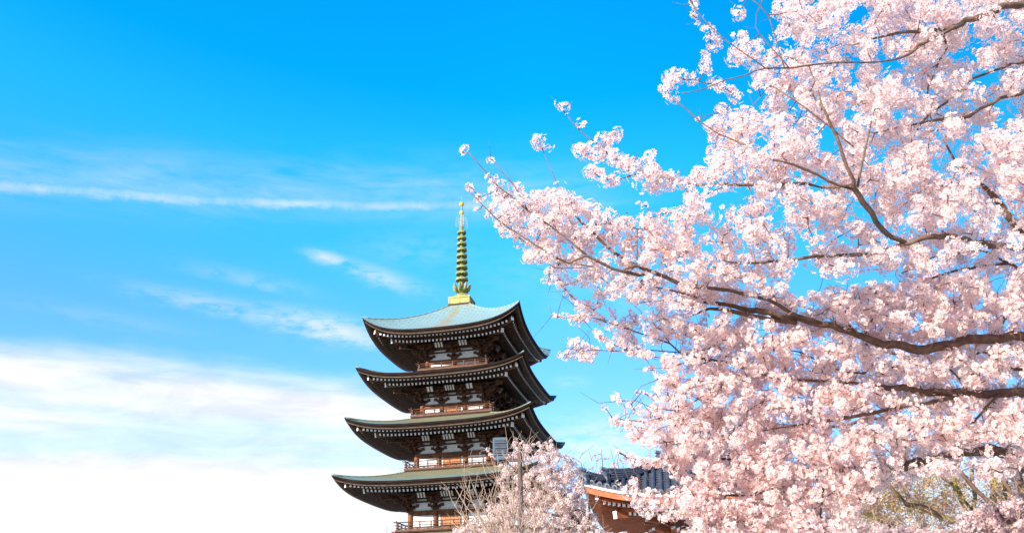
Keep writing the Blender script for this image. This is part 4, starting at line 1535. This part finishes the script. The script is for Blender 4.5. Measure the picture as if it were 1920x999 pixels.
lv['kind'] = 'stuff'

# second tree, a little farther, filling the lower right
rngB = np.random.default_rng(5)
OFFB = np.array([9.6, 11.8, 0.0])
DB = .85
tB = thing('cherry_tree', 'cherry tree with long low horizontal limbs crossing the lower right, over the temple eaves', 'cherry tree', tuple(OFFB))
B = Tree(tB, rngB, BARK, TWIGM)
B.limb([(0, 0, -.1), (.05, .05, 1.0), (-.1, 0, 2.4), (-.05, .1, 3.6), (.15, 0, 5.2), (0, -.2, 7.0)], [.40, .30, .26, .20, .13, .06], 'trunk', .02, 14)
TRB = {'low': np.array([-.1, 0, 2.6]), 'mid': np.array([-.05, .1, 3.6]), 'hi': np.array([.1, 0, 4.6])}
LIMBS_B = [
    ('mid', [(1985, 738, 11.6, 17), (1920, 736, 11.2, 16), (1876, 735, 11.0, 15), (1821, 738, 10.8, 14), (1781, 735, 10.6, 13), (1730, 731, 10.5, 13), (1694, 729, 10.4, 12), (1640, 722, 10.3, 8), (1580, 716, 10.2, 6), (1500, 712, 10.1, 5), (1453, 703, 10.0, 5), (1424, 701, 10.0, 5), (1358, 678, 9.9, 4.5), (1311, 671, 9.8, 4), (1275, 661, 9.8, 4), (1256, 643, 9.7, 3.5), (1220, 632, 9.7, 3), (1180, 618, 9.6, 2.6), (1130, 600, 9.6, 2.4), (1090, 590, 9.6, 2), (1062, 597, 9.6, 1.6), (1045, 592, 9.6, 1.5)]),
    (None, [(1800, 737, 10.7, 7), (1789, 744, 10.6, 8), (1749, 753, 10.4, 8), (1687, 764, 10.3, 8), (1621, 777, 10.2, 7), (1570, 786, 10.1, 6.5), (1517, 793, 10.0, 5), (1470, 800, 10, 3), (1400, 812, 9.9, 3), (1320, 822, 9.8, 2.5), (1250, 828, 9.8, 2), (1212, 832, 9.8, 1.6)]),
    (None, [(1880, 736, 11.0, 5), (1869, 744, 10.9, 5), (1840, 773, 10.7, 4.5), (1814, 806, 10.6, 4.5), (1803, 835, 10.5, 4), (1781, 853, 10.4, 3), (1735, 860, 10.3, 2)]),
    ('low', [(1985, 900, 12.2, 22), (1920, 872, 11.8, 22), (1894, 852, 11.7, 20), (1858, 845, 11.5, 17), (1800, 850, 11.4, 13), (1730, 864, 11.2, 15), (1701, 877, 11.1, 14), (1657, 878, 11.0, 9), (1603, 877, 10.9, 11), (1541, 881, 10.8, 10), (1497, 880, 10.7, 10), (1453, 878, 10.6, 9), (1410, 868, 10.5, 6), (1366, 860, 10.4, 5), (1320, 862, 10.3, 4), (1275, 867, 10.2, 3.4), (1230, 868, 10.1, 2.6), (1180, 858, 10.1, 2), (1157, 844, 10.1, 1.6)]),
    (None, [(1541, 881, 10.8, 6), (1480, 905, 10.6, 5), (1420, 925, 10.3, 4), (1360, 928, 10.1, 4), (1300, 920, 9.9, 3), (1240, 925, 9.8, 2.5), (1190, 915, 9.7, 2)]),
    (None, [(1480, 905, 10.6, 5), (1450, 945, 10.3, 4), (1400, 975, 10.1, 3.5), (1330, 985, 9.9, 3), (1275, 995, 9.8, 2.5)]),
    (None, [(1541, 900, 10.7, 4), (1543, 930, 10.5, 5), (1538, 965, 10.4, 4), (1553, 992, 10.3, 3)]),
    (None, [(1311, 671, 9.8, 3), (1400, 690, 9.9, 3), (1330, 735, 9.7, 3), (1270, 770, 9.6, 2.5), (1210, 790, 9.6, 2), (1160, 785, 9.6, 1.8)]),
    (None, [(1270, 770, 9.6, 2.2), (1225, 765, 9.6, 2), (1190, 750, 9.6, 1.6), (1160, 752, 9.6, 1.5)]),
    (None, [(1730, 731, 10.5, 5), (1700, 700, 10.4, 4), (1640, 680, 10.3, 5), (1620, 700, 10.2, 4), (1560, 690, 10.1, 3), (1500, 660, 10.0, 2.5), (1430, 655, 9.9, 2.2)]),
    (None, [(1821, 738, 10.8, 5), (1790, 700, 10.7, 4), (1740, 665, 10.6, 3.5), (1690, 640, 10.5, 3), (1640, 660, 10.4, 2.2)]),
    (None, [(1700, 877, 11.1, 4), (1697, 840, 10.9, 4), (1698, 815, 10.8, 4), (1710, 800, 10.7, 3), (1760, 768, 10.7, 2)]),
    ('hi', [(1990, 610, 11.8, 9), (1920, 690, 11.4, 9), (1885, 680, 11.3, 7), (1840, 660, 11.1, 5), (1780, 690, 11.0, 3)]),
    (None, [(1180, 660, 9.7, 2.4), (1150, 645, 9.7, 2), (1120, 632, 9.7, 1.8), (1113, 622, 9.7, 1.4)]),
    (None, [(1275, 661, 9.8, 2.6), (1200, 655, 9.7, 2.2), (1150, 658, 9.6, 2), (1110, 655, 9.6, 2), (1060, 665, 9.6, 1.6)]),
    (None, [(1358, 678, 9.9, 3), (1290, 672, 9.8, 2.5), (1240, 670, 9.8, 2.2), (1190, 664, 9.7, 2)]),
    (None, [(1400, 812, 9.9, 2.4), (1400, 770, 9.8, 2), (1460, 735, 9.7, 2), (1400, 730, 9.7, 1.6)]),
]
for key, pts in LIMBS_B:
    P, R = L3([(x_, y_, d_ * DB, w_) for x_, y_, d_, w_ in pts], OFFB)
    if key:
        P = [TRB[key], TRB[key] * .55 + P[0] * .45 + np.array([0, 0, .05])] + P
        R = [R[0] * 1.45, R[0] * 1.15] + R
    B.limb(P, R, 'branch', .012, 10 if max(R) > .014 else 6, step=.12)
EDGE_B = [(1036, 590, 4), (1044, 594, 6), (1057, 592, 6), (1078, 600, 8), (1085, 578, 10), (1100, 572, 10), (1118, 575, 9), (1095, 592, 12), (1110, 590, 12), (1085, 602, 9), (1128, 598, 10), (1140, 608, 9), (1150, 588, 8), (1158, 612, 9), (1172, 612, 12), (1190, 606, 12), (1180, 588, 7), (1192, 596, 8),
          (1022, 526, 5), (1034, 528, 7), (1048, 524, 9), (1052, 534, 7), (1062, 545, 6), (1072, 556, 6), (1080, 562, 7), (1090, 570, 6), (1060, 530, 9), (1075, 530, 9), (1092, 525, 12), (1105, 518, 12), (1030, 510, 8), (1122, 555, 10), (1135, 548, 10), (1040, 510, 9),
          (1118, 622, 6), (1124, 630, 8), (1132, 638, 8), (1140, 646, 9), (1146, 652, 8), (1160, 632, 10), (1172, 630, 12), (1185, 636, 12), (1164, 644, 10), (1180, 650, 9), (1195, 654, 9), (1205, 660, 8),
          (1075, 645, 9), (1085, 642, 8), (1082, 656, 9), (1095, 650, 9), (1108, 654, 9), (1117, 657, 7), (1064, 660, 6), (1052, 666, 6), (1058, 672, 5), (1090, 668, 9), (1108, 668, 8), (1074, 668, 5), (1098, 672, 8),
          (1178, 664, 6), (1190, 662, 8), (1204, 664, 8), (1215, 662, 8), (1246, 668, 9), (1248, 684, 10), (1262, 690, 12), (1270, 700, 12), (1255, 690, 10),
          (1210, 694, 5), (1222, 690, 5), (1228, 698, 4), (1234, 711, 7), (1251, 722, 10), (1224, 741, 7), (1232, 732, 8), (1203, 735, 4), (1194, 736, 3), (1210, 738, 4), (1245, 712, 9), (1237, 725, 8),
          (1178, 762, 8), (1154, 746, 7), (1158, 752, 6), (1131, 762, 5), (1136, 766, 4), (1197, 772, 9), (1220, 772, 10), (1235, 760, 10), (1240, 748, 9), (1153, 787, 9), (1148, 790, 6), (1160, 792, 8), (1173, 792, 9), (1178, 800, 8), (1190, 806, 11), (1205, 795, 10), (1186, 815, 9), (1200, 812, 11), (1210, 833, 8), (1206, 826, 6), (1237, 822, 9), (1225, 810, 10),
          (1154, 843, 3), (1158, 846, 3), (1176, 858, 8), (1184, 864, 9), (1195, 866, 10), (1207, 870, 9), (1217, 868, 9), (1230, 864, 10), (1246, 858, 10), (1258, 856, 12), (1270, 865, 10), (1262, 876, 8), (1285, 862, 10),
          (1187, 900, 7), (1184, 910, 8), (1172, 918, 7), (1178, 926, 8), (1190, 922, 9), (1216, 922, 8), (1200, 930, 9), (1192, 945, 9), (1205, 952, 9), (1212, 960, 9), (1222, 948, 9), (1231, 940, 10), (1240, 955, 10), (1246, 968, 9), (1255, 945, 10), (1262, 962, 10), (1262, 925, 10), (1270, 940, 10), (1282, 905, 10), (1285, 950, 10), (1264, 888, 8), (1290, 925, 12), (1300, 905, 11), (1278, 960, 8), (1160, 905, 4), (1225, 930, 8), (1247, 930, 8)]
bx, by, br = (np.array(v, float) for v in zip(*EDGE_B))
bd = np.where(by > 880, 9.8, 9.65) + rngB.uniform(-.12, .12, len(bx))
P_MID = [(1222, 590), (1400, 590), (1480, 556), (1970, 500), (1970, 890), (1300, 890), (1250, 852), (1215, 812), (1205, 790), (1250, 755), (1262, 700), (1250, 655), (1210, 630), (1215, 600)]
P_LOW = [(1250, 862), (1560, 862), (1660, 900), (1560, 1012), (1285, 1012), (1290, 970), (1265, 950), (1280, 925), (1275, 890), (1250, 876)]
hx, hy = scatter(P_MID, 2000, rngB, HOLES + ROOFWIN, .3)
ox, oy = scatter([(1975, 500), (2230, 500), (2230, 900), (1975, 900)], 300, rngB, [])
hx, hy = np.concatenate([hx, ox]), np.concatenate([hy, oy])
hr = rngB.uniform(8, 14.5, len(hx))
hd = 9.7 + np.clip((hx - 1200) / 720, 0, 1) * .7 + np.clip((hx - 1960) / 260, 0, 1) * .8 + rngB.uniform(-.4, .5, len(hx)) + -.45 * np.clip((800 - hy) / 250, 0, 1)
lx, ly = scatter(P_LOW, 900, rngB, ROOFWIN, .3)
lr = rngB.uniform(7.5, 13.5, len(lx))
ld = 9.8 + rngB.uniform(-.3, .45, len(lx)) + np.clip((lx - 1300) / 300, 0, 1) * .3
bd, hd, ld = bd * DB, hd * DB, ld * DB
hd = behind(LIMBS_B, hx, hy, hr, hd, rngB, 4.0, .85, DB); ld = behind(LIMBS_B, lx, ly, lr, ld, rngB, 4.0, .85, DB)
hd = behind(LIMBS_A[:1], hx, hy, hr, hd, rngB, 8.0, 1.0); fd = fd
hd = behind(LIMBS_B[:1], hx, hy, hr, hd, rngB, 9.0, .95, DB)
qx, qy, qr, qd = spread(np.concatenate([bx, hx, lx]), np.concatenate([by, hy, ly]), np.concatenate([br, hr, lr]), np.concatenate([bd, hd, ld]), .74, len(bx))
cenB = ats(qx, qy, qd) - OFFB
rB = qr * qd / math.cos(TH) / FPX * 1.10
B.grow(cenB, rB, .0058, .0024, step=.13)
B.spurs(900, .30, .0024)
B.finish(.0205, 1, 1.0, blush=.38)
sel = rngB.uniform(size=len(cenB)) < .03
lv = leaves('young_leaves', cenB[sel], rB[sel], .015, tB, rngB, [(0.50, 0.17, 0.04), (0.58, 0.26, 0.05), (0.42, 0.30, 0.06)], 9)
lv['kind'] = 'stuff'


# ------------------------------------------------------------------ trees behind, lower right
def back_tree(label, off, trunk, limbs, fills, seed, fr, holes=(), bark=BARK, twig=TWIGM, kw=None, tw=(.008, .003), dens=1.0, spur=None, step=.2, edge=None, name='cherry_tree'):
    rng = np.random.default_rng(seed)
    off = np.array(off, float)
    root = thing(name, label, 'cherry tree' if name == 'cherry_tree' else 'bare tree', tuple(off))
    T = Tree(root, rng, bark, twig)
    T.limb(*trunk, 'trunk', .02, 12)
    for start, pts in limbs:
        P, R = L3(pts, off)
        if start is not None:
            P = [np.array(start, float)] + P; R = [R[0] * 1.15] + R
        T.limb(P, R, 'branch', .015, 8 if max(R) > .02 else 6, step=.2)
    C, Rr = [], []
    for poly, n, (r0_, r1_), (d0, d1) in fills:
        x, y = scatter(poly, n, rng, holes, .2)
        d = rng.uniform(d0, d1, n)
        C.append(ats(x, y, d) - off); Rr.append(rng.uniform(r0_, r1_, n) * d / math.cos(TH) / FPX)
    if edge:
        x, y, r, d = (np.array(v, float) for v in zip(*edge))
        C.append(ats(x, y, d) - off); Rr.append(r * d / math.cos(TH) / FPX)
    T.grow(np.vstack(C), np.concatenate(Rr), tw[0], tw[1], maxlen=6, step=step)
    if spur: T.spurs(*spur)
    T.finish(fr, 2, dens, **(kw or {}))
    return root


PINK2 = dict(white=(0.945, 0.83, 0.81), pink=(0.92, 0.62, 0.61), eye=(0.55, 0.16, 0.2), blush=.6)
back_tree('cherry tree behind the long low limbs, small pink blossoms filling the gaps between them', (9.5, 16.5, 0),
          ([(0, 0, -.1), (0, 0, 1.5), (-.2, .1, 3), (-.5, 0, 5), (-1, .2, 7)], [.3, .24, .2, .15, .06]),
          [((-.2, .1, 3), [(1760, 720, 16, 8), (1650, 650, 15.5, 6), (1520, 580, 15, 4), (1430, 560, 15, 3)]),
           ((-.3, .1, 4), [(1800, 620, 16, 8), (1750, 520, 16, 5), (1700, 440, 16, 3)]),
           ((-.2, .1, 2.8), [(1700, 800, 16, 8), (1560, 800, 15, 6), (1420, 790, 15, 4), (1330, 770, 15, 3)]),
           ((-.4, 0, 4.6), [(1850, 560, 16, 7), (1880, 420, 16, 4)])],
          [([(1330, 600), (1500, 555), (1960, 470), (1960, 900), (1300, 890), (1290, 780)], 620, (5.5, 10), (14, 17.5))], 21, .023, HOLES + ROOFWIN, kw=PINK2)
P_BR = [(1575, 890), (1700, 880), (1800, 878), (1960, 880), (1960, 1015), (1440, 1015), (1480, 960)]
HB = [(1807, 892, 8, 9), (1835, 905, 10, 14), (1905, 925, 14, 8), (1748, 925, 8, 6), (1640, 905, 12, 8), (1905, 895, 12, 12), (1845, 930, 8, 14)]
MOSSY = back_tree('mossy multi stemmed cherry tree with upright trunks at the lower right corner', (9.1, 18.5, 0),
          ([(0, 0, -.1), (-.05, 0, .8), (-.05, 0, 1.8), tuple(at(1825, 968, 18) - np.array([9.1, 18.5, 0]))], [.34, .28, .24, .16]),
          [(None, [(1825, 968, 18, 12), (1806, 935, 18, 11), (1789, 908, 18, 10), (1786, 895, 18, 9), (1796, 872, 18, 8), (1790, 840, 18, 5)]),
           (None, [(1789, 908, 18, 6), (1768, 895, 17.8, 5), (1758, 880, 17.8, 4), (1750, 850, 17.6, 3)]),
           (None, [(1826, 968, 18, 9), (1824, 930, 18.2, 9), (1820, 900, 18.3, 8), (1822, 872, 18.3, 7), (1815, 820, 18.3, 4)]),
           (None, [(1828, 975, 18, 10), (1856, 955, 18.3, 12), (1864, 930, 18.5, 12), (1868, 890, 18.6, 11), (1875, 850, 18.6, 7)]),
           (None, [(1830, 980, 18.5, 10), (1880, 950, 19, 11), (1885, 900, 19, 10), (1888, 860, 19, 7)]),
           (None, [(1822, 985, 17.8, 12), (1778, 973, 17.5, 12), (1755, 962, 17.4, 11), (1730, 950, 17.3, 10), (1700, 942, 17.2, 9), (1684, 928, 17.1, 7), (1670, 914, 17, 6), (1657, 909, 17, 5), (1640, 913, 17, 5), (1620, 915, 17, 3)]),
           (None, [(1822, 990, 17.6, 13), (1760, 1005, 17.4, 13), (1712, 992, 17.2, 12), (1680, 985, 17.1, 11), (1646, 971, 17, 10), (1610, 956, 16.8, 7), (1588, 944, 16.8, 5), (1560, 930, 16.6, 3)])],
          [(P_BR, 190, (5, 9), (18.6, 22)), ([(1800, 968), (1960, 925), (1960, 1015), (1780, 1015)], 130, (7, 11), (16, 17.2)), ([(1440, 960), (1640, 985), (1780, 1000), (1780, 1015), (1430, 1015)], 120, (6, 10), (15, 17))], 23, .023, HB,
          bark=BARK_M, twig=TANM, kw=dict(white=(0.93, 0.83, 0.83), pink=(0.90, 0.62, 0.64), eye=(0.5, 0.2, 0.15), blush=.6), spur=(1500, .55, .004), tw=(.007, .003))

gl = np.random.default_rng(29)
gx_, gy_ = scatter([(1590, 885), (1840, 882), (1900, 900), (1880, 945), (1760, 960), (1700, 1000), (1560, 975)], 330, gl, HB, .1)
gd_ = gl.uniform(17.6, 20.5, 330)
gc = ats(gx_, gy_, gd_) - np.array([9.1, 18.5, 0])
lv = leaves('young_leaves', gc, np.full(330, .26), .030, MOSSY, gl, [(0.60, 0.37, 0.13), (0.66, 0.42, 0.20), (0.50, 0.38, 0.09), (0.62, 0.30, 0.14), (0.70, 0.48, 0.28)], 30)
lv['kind'] = 'stuff'

# ------------------------------------------------------------------ middle distance: the tree behind the lamp post
P_MT = [(948, 858), (965, 845), (985, 838), (1010, 842), (1035, 838), (1050, 852), (1070, 860), (1086, 876), (1090, 905), (1095, 935), (1108, 958), (1120, 985), (1150, 1012), (855, 1012), (850, 995), (880, 978), (905, 968), (918, 940), (940, 925), (938, 890)]
HM = [(985, 876, 14, 9), (1003, 905, 6, 5), (940, 905, 22, 16), (925, 935, 14, 10), (1020, 925, 5, 4), (955, 870, 5, 5)]
EDM = [(914, 843, 3.5, 26), (920, 852, 4, 26), (930, 845, 3, 26), (925, 856, 4, 26), (935, 855, 4, 26), (944, 848, 4, 26), (950, 842, 4, 26), (966, 828, 4, 26), (962, 835, 4, 26), (977, 830, 3.5, 26), (970, 838, 5, 26), (985, 836, 5, 26), (990, 840, 5, 26), (1002, 834, 3, 26), (1010, 832, 4, 26), (1014, 838, 4, 26), (1024, 832, 4, 26), (1032, 828, 4, 26), (1028, 838, 5, 26), (1040, 845, 5, 26), (938, 902, 6, 26), (946, 912, 6, 26), (940, 870, 4, 26), (950, 880, 4, 26), (944, 892, 4, 26)]
MT = (2.3, 27.0, 0)
back_tree('pink budding cherry tree behind the brown lamp post, beside the pagoda', MT,
          ([(0, 0, -.1), (-.05, 0, 1.5), (-.15, 0, 3.0), tuple(at(1088, 995, 27) - np.array(MT))], [.30, .24, .20, .16]),
          [(None, [(1088, 995, 27, 11), (1078, 972, 27, 9), (1068, 955, 27, 7), (1050, 925, 27, 4), (1035, 890, 27, 3), (1030, 855, 27, 2)]),
           (None, [(1078, 972, 27, 6), (1040, 965, 26.5, 5), (1000, 950, 26, 4), (960, 925, 26, 3), (940, 900, 26, 2)]),
           (None, [(1060, 945, 27, 5), (1020, 920, 26.5, 4), (990, 885, 26.2, 3), (975, 850, 26, 2)]),
           (None, [(1085, 988, 27, 6), (1020, 990, 26.5, 5), (950, 985, 26, 4), (890, 988, 26, 3)]),
           (None, [(1075, 965, 27, 5), (1085, 930, 27.3, 4), (1090, 895, 27.5, 3)]),
           (None, [(1102, 1005, 26.5, 6), (1105, 965, 26.5, 5), (1104, 950, 26.5, 4), (1103, 925, 26.6, 2.5)]),
           (None, [(1105, 965, 26.5, 3), (1090, 957, 26.4, 2.5), (1075, 952, 26.4, 2)])],
          [(P_MT, 660, (3.0, 6.0), (25.4, 29))], 31, .027, HM, twig=TANM, kw=dict(white=(0.955, 0.85, 0.80), pink=(0.93, 0.63, 0.57), eye=(0.6, 0.2, 0.22), blush=.28), tw=(.010, .005), spur=(900, .6, .005), edge=EDM, step=.3)
P_FT = [(1060, 870), (1090, 872), (1110, 868), (1125, 880), (1145, 870), (1160, 872), (1185, 880), (1220, 890), (1300, 930), (1300, 1012), (1080, 1012), (1075, 930)]
EDF = [(1125, 850, 2, 42), (1128, 843, 2, 42), (1132, 860, 2.5, 42), (1120, 862, 2.5, 42), (1108, 860, 2, 42), (1115, 852, 1.6, 42), (1142, 858, 2, 42), (1160, 862, 2.5, 42), (1150, 868, 2.5, 42), (1085, 862, 2, 42), (1075, 858, 2, 42), (1066, 862, 2, 42), (1092, 850, 1.5, 42), (1170, 866, 2.5, 42)]
back_tree('far thin cherry tree whose buds show above the grey tiled eaves', (7.0, 42, 0),
          ([(0, 0, -.1), (0, 0, 2), (-.3, 0, 4.5)], [.3, .24, .18]),
          [((-.3, 0, 4.4), [(1160, 960, 42, 4), (1135, 900, 42, 2.4), (1128, 850, 42, 1.4)]), ((-.3, 0, 4.4), [(1130, 970, 42, 4), (1100, 920, 42, 2.5), (1090, 868, 42, 1.5)]),
           ((-.3, 0, 4.4), [(1200, 950, 42, 3), (1165, 895, 42, 2), (1158, 860, 42, 1.4)])],
          [(P_FT, 420, (2.2, 4.2), (39, 44))], 37, .034, (), kw=dict(white=(0.92, 0.80, 0.82), pink=(0.88, 0.56, 0.60), eye=(0.6, 0.2, 0.25), blush=.9), tw=(.010, .006), spur=(220, .9, .007), edge=EDF, step=.4)

# ------------------------------------------------------------------ bare tan shrub tree in front of the pagoda foot
rngG = np.random.default_rng(41)
OFFG = np.array([0.35, 17.5, 0.0])
tG = thing('bare_tree', 'leafless tan twigged young tree fanning out below the pagoda, in front of the lamp post', 'bare tree', tuple(OFFG))
G = Tree(tG, rngG, TANM, TANM)
G.limb([(0, 0, -.1), (0.02, 0, .8), (0, 0, 1.7)], [.085, .07, .055], 'trunk', .01, 10)
tips = [(852, 912), (870, 898), (846, 935), (885, 905), (905, 902), (917, 915), (932, 900), (888, 940), (862, 960), (940, 925), (960, 870), (968, 930), (985, 935), (1000, 920), (1018, 930), (1030, 905), (948, 850), (925, 940), (900, 960), (1045, 945), (880, 975), (1010, 955), (858, 985)]
for i, (x, y) in enumerate(tips):
    d = 17.5 + rngG.uniform(-.8, .8)
    bx_, by_ = 975 + (x - 975) * .18 + rngG.uniform(-6, 6), 1100
    mx_ = 975 + (x - 975) * .55 + rngG.uniform(-8, 8); my_ = y + (1100 - y) * .48
    P = [np.array([0, 0, 1.2 + .5 * rngG.uniform()]), at(bx_, by_, 17.5) - OFFG, at(mx_, my_, d) - OFFG, at(x + (mx_ - x) * .3, y + (my_ - y) * .35, d) - OFFG, at(x, y, d) - OFFG]
    G.limb(P, [.028, .021, .012, .0065, .003], 'branch', .012, 6, step=.12)
N = np.vstack(G.nodes)
N = N[N[:, 2] > 2.2]
for i in rngG.integers(0, len(N), 420):
    a = N[i]
    d = unit(np.array([rngG.normal() * .55 - .1, rngG.normal() * .5, 1.0]))
    l = rngG.uniform(.2, .75)
    p1 = a + d * l * .5 + rngG.normal(size=3) * .04; p2 = a + d * l + rngG.normal(size=3) * .07
    G.tw.tube([a, p1, p2], [.0052, .004, .0022], 4, cap=(False, True))
    if rngG.uniform() < .6:
        d2 = unit(d + rngG.normal(size=3) * .6)
        G.tw.tube([p1, p1 + d2 * l * .25, p1 + d2 * l * .45 + np.array([0, 0, .03])], [.0045, .0035, .002], 4, cap=(False, True))
o = G.tw.build('twigs', TANM, tG)
o['kind'] = 'stuff'

for o in COL.objects:
    if o.parent is None and o.get('category') == 'cherry tree':
        o['group'] = 'cherry trees in blossom'
